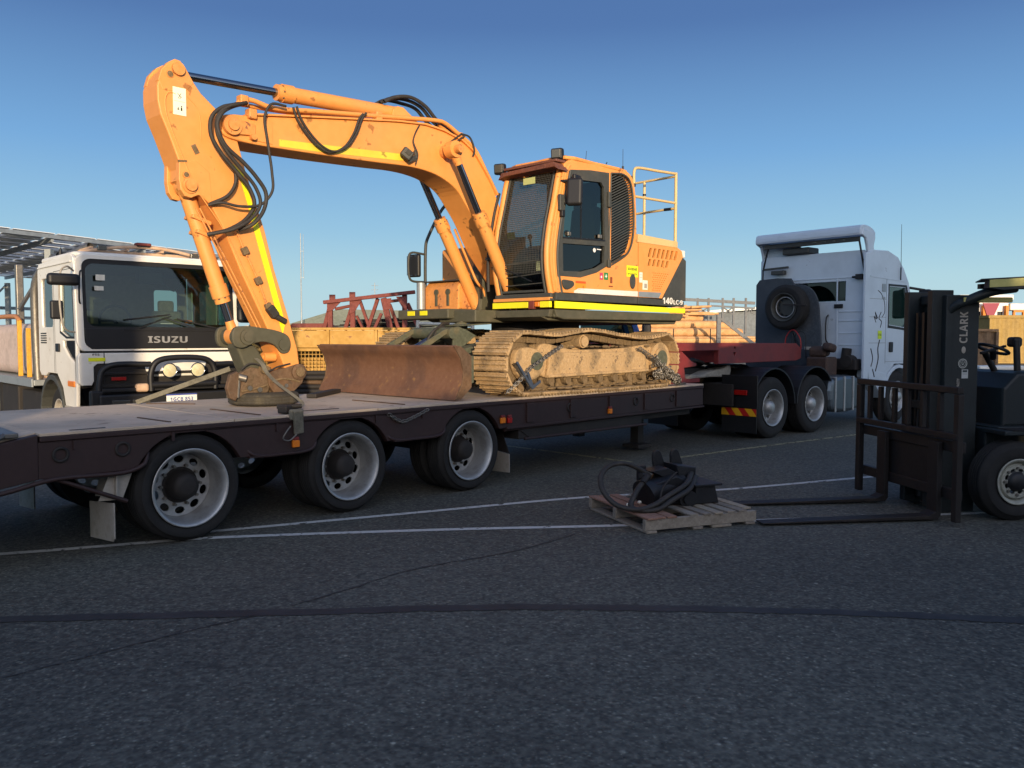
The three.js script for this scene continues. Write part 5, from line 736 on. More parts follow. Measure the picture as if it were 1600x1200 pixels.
  part('strut', [rod([3.04, 3.6, z0 + .3], [3.12, 3.1, z0 + .12], .018), rod([3.04, 3.6, z1 - .14], [3.14, 2.95, z1 - .06], .018), rod([3.12, 3.1, z0 + .12], [3.14, 2.4, z0 + .1], .015), pipe([[3.1, 3.2, z1 - .05], [3.15, 2.8, z1 - .06], [3.16, 1.6, z1 - .06]], .016, 20, 8)], M.black, sp); part('roof_pod', box(3.1, 3.5, 3.39, 3.52, -.5, .1, .03), M.darkGrey, sp); part('inner_panel', box(3.3, 3.33, 3.385, 3.66, z0 + .11, -.2, .006), M.truckWhite, sp);
  part('aerial', [rod([4.42, 2.85, z1 + .03], [4.42, 3.1, z1 + .03], .012), rod([4.42, 3.1, z1 + .03], [4.40, 3.95, z1 + .03], .006, .004, 6)], M.black, t);
  const mr = holder('mirror', t); part('shell', [box(4.98, 5.12, 2.1, 2.68, z1 + .12, z1 + .36, .05), box(4.98, 5.12, 2.1, 2.68, z0 - .36, z0 - .12, .05)], M.black, mr); part('arm', [bar([4.9, 2.72, z1 - .02], [5.05, 2.66, z1 + .24], .05, .06, .015), bar([4.9, 2.72, z0 + .02], [5.05, 2.66, z0 - .24], .05, .06, .015)], M.black, mr);
  label('fleet_tag', .15, .16, sign(.15, .16, 128, (x, w, h) => { x.fillStyle = '#c8e01e'; x.fillRect(0, 0, w, h); text(x, 'VT84', w / 2, h / 2, 50, '#1a1a10'); }), TR, [3.66, 1.76, z1 + .006], 0, t);
  part('decal_scribble', [pipe([[3.5, 2.0, z1], [3.42, 2.12, z1], [3.52, 2.06, z1], [3.46, 2.2, z1], [3.56, 2.08, z1]], .009, 30, 5), pipe([[3.7, 2.2, z1], [3.62, 2.08, z1], [3.72, 2.02, z1], [3.68, 1.9, z1]], .01, 24, 5), pipe([[3.55, 2.62, z1], [3.7, 2.55, z1], [3.82, 2.4, z1], [3.84, 2.2, z1], [3.74, 2.1, z1]], .008, 24, 5), pipe([[3.66, 1.66, z1], [3.6, 1.5, z1], [3.62, 1.3, z1], [3.52, 1.05, z1]], .014, 24, 5), pipe([[3.32, 1.5, z1], [3.4, 1.3, z1], [3.34, 1.15, z1]], .012, 20, 5), pipe([[3.4, 1.1, z1], [3.48, .95, z1]], .016, 12, 5)], M.black, t);
  part('seam', [box(3.9, 3.906, 1.2, 2.85, z1, z1 + .003), box(3.9, 4.95, 1.23, 1.236, z1, z1 + .003), box(3.24, 3.9, 1.6, 1.606, z1, z1 + .003), box(3.24, 3.9, 2.1, 2.106, z1, z1 + .003), box(3.24, 3.9, 2.45, 2.456, z1, z1 + .003)], M.oldSteel, cab); for (let k = 0; k < 9; k++) part('rivet', place(new THREE.SphereGeometry(.012, 8, 6), 3.192, 1.45 + k * .16, 1.28), M.steel, cab); part('cab_latch', [box(3.1, 3.2, 2.82, 2.92, 1.08, 1.22, .01), rod([3.15, 2.87, 1.0], [3.15, 2.87, 1.1], .02)], M.black, cab); part('cab_grab', pipe([[3.19, 1.6, .5], [3.12, 1.65, .5], [3.12, 2.1, .5], [3.19, 2.15, .5]], .014, 20, 6), M.black, cab); part('wall_vent', box(3.17, 3.2, 2.28, 2.36, .62, .8, .01), M.black, cab); part('roof_bracket', [bar([3.1, 3.12, z0 + .15], [3.1, 3.14, -.35], .04, .05), box(3.05, 3.15, 3.0, 3.08, -.72, -.42, .01)], M.darkGrey, cab);
  // frame rails and gear
  part('chassis_rail', [box(-.9, 5.2, .72, .95, -.35, -.27), box(-.9, 5.2, .72, .95, .51, .59), box(-.9, -.84, .6, .95, -.9, 1.15), ...[.6, 1.9, 2.6].map((x) => box(x, x + .1, .74, .93, -.26, .5))], M.chassis, t); part('turntable', [disc(.45, 0, 0, 0, .1, 32).rotateX(Math.PI / 2).translate(.8, 1.16, .12), box(.4, 1.2, .96, 1.06, -.3, .55, .02)], M.chassis, t);
  part('headboard', [prismX([[-1.0, 1.0], [-1.0, 2.8], [-.92, 2.9], [-.5, 2.92], [-.2, 2.9], [-.1, 2.75], [-.05, 1.9], [.3, 1.85], [.4, 1.7], [.4, 1.0]], 2.95, 3.0, .01), box(2.6, 2.94, 1.0, 1.5, -1.0, .46, .03)], wornMat(0x353a40, 0x3c4146, 0x4c4e4e, .6, 0, { metres: 1.2, fine: 4 }), t);
  part('arch_plate', prismX(smooth([[-.3, 2.6], [-.1, 2.74], [.1, 2.76], [.32, 2.66], [.45, 2.45], [.5, 2.1], [.5, 1.4], [.2, 1.4]], 3, true), 2.86, 2.9, .01), wornMat(0x3a4046, 0x42464a, 0x525454, .6, 0, { metres: 1 }), t);
  const sw = holder('spare_wheel', t), flipX = (g) => g.rotateY(-Math.PI / 2);
  const S2 = wheelShapes(.45, .25, .27, .12, 10, .03); part('tyre', flipX(S2.tyre(0)).translate(2.6, 2.31, -.13), M.tyre, sw); part('rim', S2.rim.map((g) => flipX(g).translate(2.6, 2.31, -.13)), M.darkGrey, sw); part('rim_ring', flipX(new THREE.TorusGeometry(.2, .012, 8, 40).translate(0, 0, -.06)).translate(2.6, 2.31, -.13), M.alloy, sw); part('carrier', [bar([2.75, 2.31, -.13], [2.95, 2.31, -.13], .16, .2), bar([2.585, 2.36, -.13], [2.62, 2.34, .36], .03, .05)], M.chassis, sw);
  part('air_line', [pipe([[2.58, 1.4, -.08], [2.56, 1.75, -.02], [2.55, 1.86, .12], [2.54, 1.7, .28], [2.53, 1.3, .3]], .011, 30, 6)], M.redLens, t); part('air_line', [pipe([[2.58, 1.4, .1], [2.56, 1.8, .2], [2.55, 1.8, .36], [2.53, 1.3, .42]], .009, 30, 6), pipe([[2.9, 1.5, 0], [2.72, 1.8, .02], [2.6, 1.4, .05]], .01, 30, 6)], M.black, t);
  for (const [z, y] of [[-.86, 1.5], [.42, 1.5]]) part('plate_light', box(2.585, 2.6, y - .03, y + .03, z - .07, z + .07, .005), M.flapGrey, t); part('square_marker', prismX([[-.72, 1.22], [-.52, 1.22], [-.52, 1.38], [-.72, 1.38]], 2.585, 2.598, 0, [[[-.68, 1.26], [-.56, 1.26], [-.56, 1.34], [-.68, 1.34]]]), M.flapGrey, t);
  part('side_box', [box(2.3, 2.7, .98, 1.34, .55, .98, .04), place(new RoundedBoxGeometry(.3, .2, .34, 4, .07), 2.5, 1.44, .72, 0, .2, .1), place(new RoundedBoxGeometry(.26, .16, .2, 4, .06), 2.45, 1.52, .95, .1, 0, -.2)], wornMat(0x3c2c24, 0x4a3426, 0x6a4a34, .75, 0, { metres: .5 }), t); part('tail_reflector', box(2.185, 2.2, 1.0, 1.12, .8, 1.0, .01), M.redLens, t); part('engine_gear', [box(3.3, 4.0, .98, 1.1, -.8, 1.1, .02), rod([3.1, 1.1, .9], [3.1, 1.5, .95], .09), rod([2.95, 1.25, 1.0], [3.2, 1.25, 1.0], .12), box(2.98, 3.2, 1.08, 1.3, .6, 1.2, .03)], M.chassis, t);
  // tanks, mudguards, wheels
  part('fuel_tank', prism(smooth([[1.98, .45], [1.98, .86], [2.06, .96], [2.95, .96], [3.02, .86], [3.02, .45], [2.95, .36], [2.06, .36]], 3, true), .68, 1.27, .07), wornMat(0x6a7278, 0x5e666c, 0x4a4e52, .35, .8, { metres: .9, fine: 4 }), t); for (const x of [2.1, 2.42, 2.74]) part('tank_strap', [box(x, x + .045, .34, .98, 1.262, 1.285, .006), box(x, x + .045, .962, .985, .66, 1.28, .005)], M.alloy, t); part('air_tank', rod([3.1, .55, .9], [3.1, .9, .9], .12), M.black, t);
  const S = wheelShapes(.52, .28, .30, .16, 10, .034), hub = [turned([[.0, .0], [.06, .0], [.08, -.02], [.11, -.03], [.12, -.08], [.14, -.14], [.165, -.145]], 0, 0, 32)];
  const guard = (x) => prism([...Array.from({ length: 15 }, (_, i) => [x + .64 * Math.cos(Math.PI * i / 14), .56 + .64 * Math.sin(Math.PI * i / 14)]), ...Array.from({ length: 15 }, (_, i) => [x - .61 * Math.cos(Math.PI * i / 14), .56 + .61 * Math.sin(Math.PI * i / 14)])], .58, 1.24, .006);
  for (const x of [.2, 1.52]) { for (const s of [1, -1]) wheel(t, x, .52, s > 0 ? 1.2 : -.96, s, S, { tyre: M.tyre, rim: M.alloy, hub, hubMat: M.alloy, dual: .33, nuts: nuts(10, .165, -.14, .05, .014) }); part('mudguard', [guard(x), guard(x).translate(0, 0, -1.58)], M.black, t); part('axle', rod([x, .52, -.8], [x, .52, 1.0], .1), M.chassis, t); }
  for (const s of [1, -1]) wheel(t, 4.5, .52, s > 0 ? z1 - .03 : z0 + .03, s, wheelShapes(.52, .3, .30, .05, 10, .034), { tyre: M.tyre, rim: M.alloy, hub: [turned([[0, .06], [.08, .06], [.11, 0], [.14, -.04]], 0, 0, 24)], hubMat: M.alloy });
  part('front_brake', [disc(.2, 4.5, .52, z1 - .45, z1 - .33, 24), rod([4.3, .7, z1 - .4], [4.35, 1.0, z1 - .35], .05)], M.steel, t);
  for (const z of [1.19, -.39]) { part('rear_flap', box(-.76, -.745, .17, .45, z - .33, z + .33, .004), M.black, t); const f = part('flap_frame', box(-.76, -.74, .57, 1.1, z - .34, z + .34, .006), M.black, t);
    label('striped_reflector', .66, .12, sign(.66, .12, 256, (x, w, h) => { x.fillStyle = '#d8a018'; x.fillRect(0, 0, w, h); x.fillStyle = '#b01c16'; for (let k = 0; k < 3; k++) { x.beginPath(); const a = 22 + k * 100; x.moveTo(a, 0); x.lineTo(a + 48, 0); x.lineTo(a + 88, h); x.lineTo(a + 40, h); x.fill(); } }), TR, [-.765, .505, z], -Math.PI / 2, t); part('tail_lamp', [box(-.79, -.762, .78, .86, z - .22, z + .16, .008)], M.redLens, f); }
}
// ================================================================ the white crew truck
{
  const t = thing('crew_truck', 'white cab over crew truck with black bull bar parked beyond the trailer tail', 'truck', IS, [-2, 0, 0]), zR = 1.17;
  const lean = (g) => g.translate(0, -1.5, 0).rotateZ(.06).translate(0, 1.5, 0);
  const cab = holder('cab', t), rr4 = (z0, z1, y0, y1, r) => { const P = []; for (const [cz, cy, a] of [[z1 - r, y1 - r, 0], [z0 + r, y1 - r, 1], [z0 + r, y0 + r, 2], [z1 - r, y0 + r, 3]]) for (let i = 0; i <= 5; i++) { const b = (a + i / 5) * Math.PI / 2; P.push([cz + r * Math.cos(b), cy + r * Math.sin(b)]); } return P; };
  const scr = rr4(-1.11, 1.09, 1.53, 2.82, .14);
  part('front_surround', lean(prismX(rr4(-1.17, 1.17, 1.5, 2.87, .16), -.07, 0, .02, [scr])), M.white, cab); part('windscreen', lean(prismX(rr4(-1.09, 1.07, 1.84, 2.80, .12), -.03, -.024)), M.clearGlass, cab);
  part('screen_border', lean(prismX(scr, -.022, -.016, 0, [rr4(-1.04, 1.02, 1.86, 2.74, .12)])), M.black, cab); part('badge_band', [prismX([[-1.06, 1.60], [-1.0, 1.545], [.98, 1.545], [1.05, 1.60], [1.07, 1.83], [-1.08, 1.83]], -.02, .012, .01), box(-.02, .018, 1.80, 1.83, -1.0, .55, .005)], M.black, cab);
  part('front_panel', [prismX([[-1.15, 1.49], [1.14, 1.49], [1.17, 1.44], [1.17, 1.08], [1.13, 1.04], [1.0, 1.04], [.97, 1.1], [.97, 1.30], [.92, 1.34], [.3, 1.34], [.24, 1.14], [-.56, 1.14], [-.62, 1.34], [-1.1, 1.34], [-1.17, 1.38]], -.1, .03, .012)], M.white, cab); part('panel_gap', [box(.028, .034, 1.06, 1.5, .83, .84), box(.0, .004, 1.5, 1.52, -1.1, 1.1)], M.black, cab);
  const isz = letters('ISUZU', .095, .012, .57); isz.rotateY(Math.PI / 2).translate(.012, 1.63, .235); part('badge_lettering', isz, M.alloy, cab);
  label('yellow_tape', .22, .05, M.hiYellow, IS, [.034, 1.40, .93], Math.PI / 2, t); part('side_badge', [letters('FTS800', .04, .004, .2).rotateY(Math.PI / 2).translate(.03, 1.14, -.75)], M.black, cab); part('small_badge', [letters('FTS', .028, .004, .09).rotateY(Math.PI / 2).translate(.03, 1.455, .99)], M.black, cab);
  const sd = [[-.07, 1.04], [-.04, 1.5], [-.1, 2.80], [-.2, 2.86], [-1.85, 2.82], [-1.92, 2.7], [-1.95, 1.2], [-1.85, 1.13], [-1.62, 1.13], [-1.5, 1.18], [-1.0, 1.18], [-.72, .98], [-.6, .72], [-.1, .72]];
  const w1 = [[-.12, 1.72], [-.16, 2.55], [-.72, 2.55], [-.76, 1.80], [-.45, 1.72]], w2 = rr4(-1.72, -1.15, 1.86, 2.58, .06), w3 = [[-.1, 1.34], [-.1, 1.66], [-.66, 1.66], [-.64, 1.58], [-.4, 1.44]];
  part('side_panel', prism(sd, zR - .05, zR, .012, [w1, w2, w3]), M.white, cab); part('side_panel', prism(sd, -zR, -zR + .05, .012, [w1, w2]), M.white, cab);
  for (const s of [1, -1]) { part('side_window', prism(w1, s * (zR - .03), s * (zR - .03) + .005), M.clearGlass, cab); part('side_window', prism(w2, s * (zR - .03), s * (zR - .03) + .005), M.smokeGlass, cab); } part('lower_window', prism(w3, zR - .03, zR - .025), M.smokeGlass, cab); part('window_seal', [prism(w1.map(([x, y]) => [x + (x > -.4 ? .02 : -.03), y + (y > 2 ? .03 : -.03)]), zR, zR + .004, 0, [w1])], M.black, cab);
  part('door_vent', [0, 1, 2, 3, 4].map((k) => box(-1.8, -1.5, 1.62 + k * .035, 1.638 + k * .035, zR, zR + .01, .003)), M.black, cab); part('door_handle', box(-.98, -.8, 1.5, 1.62, zR, zR + .025, .015), M.black, cab); part('roof', [prismY(rr4(-1.88, -.14, -1.14, 1.14, .12), 2.82, 2.90, .03)], M.white, cab); part('rear_wall', prismX(rr4(-1.1, 1.1, 1.05, 2.84, .05), -1.93, -1.88, 0, [rr4(-.95, -.55, 1.9, 2.5, .05)]), M.tan, cab); part('floor', box(-1.87, -.1, 1.0, 1.05, -1.1, 1.1), M.chassis, cab);
  part('door_seam', [box(-.095, -.087, 1.1, 1.66, zR, zR + .002), box(-1.06, -1.052, 1.2, 2.66, zR, zR + .002), box(-1.05, -.1, 2.655, 2.663, zR, zR + .002), box(-1.12, -1.112, 1.2, 2.66, zR, zR + .002)], M.black, cab); part('roof_gutter', box(-1.86, -.16, 2.745, 2.765, zR, zR + .018, .004), M.white, cab); part('grab_rail', pipe([[.02, 2.62, 1.1], [.05, 2.6, 1.12], [.06, 2.2, 1.14], [.03, 2.17, 1.12]], .012, 20, 6), M.black, cab); part('screen_sticker', [box(-.028, -.026, 2.5, 2.58, .78, .9), box(-.028, -.026, 2.36, 2.42, .8, .92)], M.whitePaint, cab);
  part('grille_slat', [0, 1, 2, 3].map((k) => box(.032, .06, .76 + k * .06, .785 + k * .06, -1.0, .25, .004)), M.darkGrey, t); for (const z of [.6, -.75]) part('tow_hook', pipe([[.3, .7, z - .04], [.42, .7, z - .03], [.44, .72, z], [.42, .7, z + .03], [.3, .7, z + .04]], .014, 20, 8), M.redFrame, t); part('spot_cable', pipe([[.28, 1.15, .05], [.22, 1.05, -.1], [.26, 1.0, -.3]], .008, 16, 6), M.black, t); part('rack_lamp', [box(-.5, -.42, 2.96, 3.03, .62, .74, .01), box(-.5, -.42, 2.93, 3.0, -.72, -.6, .01)], M.lampGlass, t);
  part('indicator', box(-.42, -.12, 1.02, 1.10, zR, zR + .02, .012), M.amber, cab); part('step', [box(-.62, -.12, .70, .74, 1.0, 1.18, .01), box(-.66, -.1, .42, .46, .95, 1.16, .01), box(-.62, -.1, .46, .7, .98, 1.14)], M.flapGrey, cab); part('step_edge', box(-.4, -.1, .655, .70, 1.165, 1.185, .004), M.hiYellow, cab);
  part('wheel_arch', [prism([...Array.from({ length: 13 }, (_, i) => [-1.26 + .66 * Math.cos(Math.PI * i / 12), .5 + .66 * Math.sin(Math.PI * i / 12)]), ...Array.from({ length: 13 }, (_, i) => [-1.26 - .6 * Math.cos(Math.PI * i / 12), .5 + .58 * Math.sin(Math.PI * i / 12)])], .8, 1.19, .01)], M.darkGrey, cab);
  // inside
  for (const z of [.5, -.45]) { const s = holder('seat', cab); part('cushion', box(-1.05, -.55, 1.35, 1.5, z - .25, z + .25, .05), M.tan, s); part('seat_back', [place(new RoundedBoxGeometry(.14, .65, .46, 3, .05), -1.05, 1.8, z, 0, 0, .12), place(new RoundedBoxGeometry(.08, .18, .25, 3, .04), -1.1, 2.2, z)], M.tan, s); } part('dashboard', prism(smooth([[-.08, 1.5], [-.1, 1.84], [-.3, 1.9], [-.45, 1.75], [-.4, 1.4]], 3, true), -1.08, 1.08, .02), M.seat, cab); part('steering_wheel', [place(new THREE.TorusGeometry(.22, .018, 8, 32), -.52, 1.95, .5, 0, Math.PI / 2, 0).translate(0, 0, 0), rod([-.4, 1.75, .5], [-.52, 1.95, .5], .03), bar([-.52, 1.95, .3], [-.52, 1.95, .7], .03, .02)], M.black, cab); part('headlining', box(-1.8, -.15, 2.70, 2.8, -1.08, 1.08, .03), M.darkGrey, cab); part('papers', [box(-.2, -.05, 1.905, 1.915, -.16, .02)], M.whitePaint, cab); part('radio', [box(-.4, -.2, 2.5, 2.66, -.1, .25, .02), pipe([[-.3, 2.52, -.1], [-.2, 2.4, -.25], [-.15, 2.55, -.35]], .01, 16, 6)], M.black, cab);
  part('wiper', [bar([.03, 1.84, .35], [.0, 2.02, -.12], .014, .014), bar([.03, 1.84, -.45], [.0, 2.0, -.02], .014, .014), bar([.02, 1.96, .52], [.0, 2.04, -.1], .02, .01), bar([.02, 1.84, -.82], [.0, 1.98, -.2], .02, .01)], M.black, t); part('orange_cloth', place(new RoundedBoxGeometry(.05, .06, .12, 3, .02), -.08, 1.94, -.4), M.amber, t);
  // roof rack and beacon
  part('roof_rack', [pipe([[-.5, 2.92, .98], [-.5, 3.02, .45], [-.5, 3.05, -.05], [-.5, 3.0, -.5], [-.5, 2.90, -.92]], .025, 40, 8), ...[.8, .3, -.2, -.7].map((z) => bar([-.5, 3.0, z], [-1.7, 2.98, z], .03, .04)), ...[.9, -.85].map((z) => rod([-.5, 2.88, z], [-.5, 2.95, z], .02)), box(-1.5, -.6, 2.92, 2.98, -.7, .8, .01)], M.tan, t); part('beacon', [box(-.56, -.44, 3.065, 3.11, -.02, .2, .02)], M.redFrame, t); part('beacon_base', box(-.55, -.45, 3.05, 3.064, .0, .18), M.black, t);
  // bull bar
  const bb = holder('bull_bar', t), bp = (p, r = .04) => pipe(p, r, 50, 10);
  part('hoop', [bp([[.3, .95, .30], [.3, 1.2, .30], [.3, 1.34, .24], [.3, 1.40, .12], [.3, 1.40, -.45], [.3, 1.34, -.57], [.3, 1.2, -.63], [.3, .95, -.63]], .042)], M.black, bb); part('top_rail', [bp([[.24, .7, .98], [.26, 1.1, .97], [.26, 1.25, .93], [.28, 1.32, .82], [.3, 1.33, .3]]), bp([[.24, .7, -1.12], [.26, 1.1, -1.12], [.26, 1.22, -1.08], [.28, 1.3, -.98], [.3, 1.31, -.63]]), bp([[.3, 1.03, .3], [.3, 1.03, -.63]], .05)], M.black, bb); part('lower_channel', [box(.1, .34, .62, .92, -1.15, 1.0, .03), box(.12, .3, .95, 1.0, -1.1, .95, .01), box(.2, .3, .55, .98, .93, 1.1, .03)], M.black, bb);
  part('grille_bar', [box(.04, .08, 1.0, 1.05, -1.05, .9, .01), box(.04, .07, 1.18, 1.22, -1.05, .92, .01), box(-.12, .012, .7, 1.35, -1.12, .965, .01)], M.chassis, bb); part('rag', place(new RoundedBoxGeometry(.1, .12, .18, 3, .04), .28, 1.0, .42), M.tan, bb);
  for (const z of [.05, -.36]) { const l = holder('driving_lamp', bb); part('bowl', turned([[0, -.09], [.06, -.08], [.1, -.02], [.105, .0]], 0, 0, 32).rotateY(Math.PI / 2).translate(.33, 1.235, z), M.chrome, l); part('lens', turned([[0, .02], [.06, .014], [.098, 0]], 0, 0, 32).rotateY(Math.PI / 2).translate(.335, 1.235, z), wornMat(0xd8cfa8, 0xcfc49a, 0xe8e2c8, .25, .2, { metres: .2 }), l); part('lamp_rim', new THREE.TorusGeometry(.1, .009, 8, 32).rotateY(Math.PI / 2).translate(.335, 1.235, z), M.chrome, l); }
  label('number_plate', .44, .13, sign(.44, .13, 256, (x, w, h) => { x.fillStyle = '#dcdcd4'; x.fillRect(0, 0, w, h); x.fillStyle = '#3c4a8c'; x.fillRect(0, 0, w, h * .16); text(x, '1GCB 853', w / 2, h * .6, 44, '#2c3c7c'); }), IS, [.35, .83, -.11], Math.PI / 2, t);
  for (const z of [.72, .45, -.9]) part('headlamp', [box(.335, .35, .70, .84, z - .12, z + .12, .01)], M.lampGlass, bb); part('side_marker', box(.035, .05, 1.1, 1.15, .55, .75, .006), M.redLens, bb);
  // mirrors
  const mr = holder('mirror', t); part('shell', [box(.1, .22, 2.40, 2.56, 1.16, 1.56, .05), box(.08, .16, 1.95, 2.2, 1.36, 1.52, .03), box(.22, .34, 1.93, 2.34, -1.24, -1.0, .06), box(.22, .32, 2.42, 2.6, -1.14, -.98, .04)], M.black, mr); part('arm', [pipe([[-.05, 2.62, 1.18], [.1, 2.66, 1.3], [.14, 2.6, 1.38], [.14, 1.9, 1.38], [.06, 1.8, 1.3], [-.05, 1.78, 1.18]], .013, 40, 8), pipe([[-.05, 2.66, -1.18], [.2, 2.7, -1.2], [.26, 2.6, -1.22], [.26, 1.9, -1.22], [-.05, 1.85, -1.18]], .013, 40, 8)], M.flapGrey, mr);
  // wheels and body
  const S = wheelShapes(.5, .27, .28, .06, 8, .03), hub = [turned([[0, .03], [.08, .02], [.1, -.03], [.13, -.05]], 0, 0, 24)];
  for (const s of [1, -1]) { wheel(t, -1.26, .5, s * 1.08, s, S, { tyre: M.tyre, rim: M.flapGrey, hub, hubMat: M.chassis }); for (const x of [-5.2, -6.4]) wheel(t, x, .5, s * 1.12, s, S, { tyre: M.tyre, rim: M.flapGrey, hub, hubMat: M.chassis, dual: .3 }); }
  part('chassis_rail', [box(-8.4, .1, .6, .85, .32, .42), box(-8.4, .1, .6, .85, -.42, -.32), box(-3.4, -2.2, .4, .85, .5, 1.1, .03), box(-4.6, -3.5, .35, .9, .5, 1.14, .03), box(-1.0, -.1, .4, .98, -.9, .9)], M.chassis, t);
  part('tray', [box(-8.4, -2.2, .95, 1.04, -1.2, 1.2, .01)], M.galv, t); part('tray_edge', box(-8.4, -2.2, .93, 1.06, 1.202, 1.23, .005), M.galv, t);
  part('exhaust_stack', [pipe([[-2.42, .95, 1.08], [-2.40, 2.0, 1.1], [-2.32, 2.55, 1.1], [-2.2, 2.74, 1.05], [-1.95, 2.86, .98], [-1.7, 2.95, .9]], .068, 50, 14)], M.steel, t); part('intake_pipe', pipe([[-1.4, 2.95, .85], [-1.0, 3.02, .75], [-.9, 3.05, .7]], .06, 20, 12), M.steel, t);
  part('body_locker', [box(-2.5, -2.05, 1.06, 2.0, .3, 1.0, .02)], M.tan, t); part('locker_hinge', box(-2.3, -2.04, 1.42, 1.5, 1.0, 1.02, .004), M.tan, t); part('water_tank', [box(-7.6, -3.0, 1.06, 1.95, -1.0, 1.0, .18)], wornMat(0xc0aca0, 0xb2a094, 0x8c7c70, .6, 0, { metres: 1.3 }), t);
  for (const x of [-2.85, -3.42]) part('body_post', box(x - .024, x + .024, 1.06, x < -3 ? 2.0 : 1.86, 1.07, 1.14, .01), wornMat(0xc8952e, 0xbc8a2c, 0x7a5424, .6, 0, { metres: .6 }), t); part('body_rail', [pipe([[-3.40, 1.98, 1.1], [-3.45, 2.04, 1.1], [-3.6, 2.06, 1.1], [-8.2, 2.06, 1.1]], .04, 20, 8)], wornMat(0xb0784a, 0xa06c40, 0x7a5424, .6, 0, { metres: .6 }), t);
  part('hose_reel', [rod([-2.95, 1.98, .9], [-2.95, 2.26, .9], .07), rod([-2.95, 2.26, .9], [-2.95, 2.34, .9], .11), box(-3.0, -2.85, 1.96, 2.02, .8, 1.0, .02)], M.steel, t); part('rear_mast', [box(-4.5, -4.38, 1.05, 3.0, .8, .92, .02), bar([-4.3, 2.2, .9], [-3.3, 3.1, .6], .05, .05), bar([-2.9, 2.72, .9], [-2.0, 3.0, .4], .05, .08)], M.steel, t);
  part('roof_spike', [rod([-1.5, 2.9, .95], [-1.48, 3.06, .95], .05, .01, 10)], M.black, t);
}
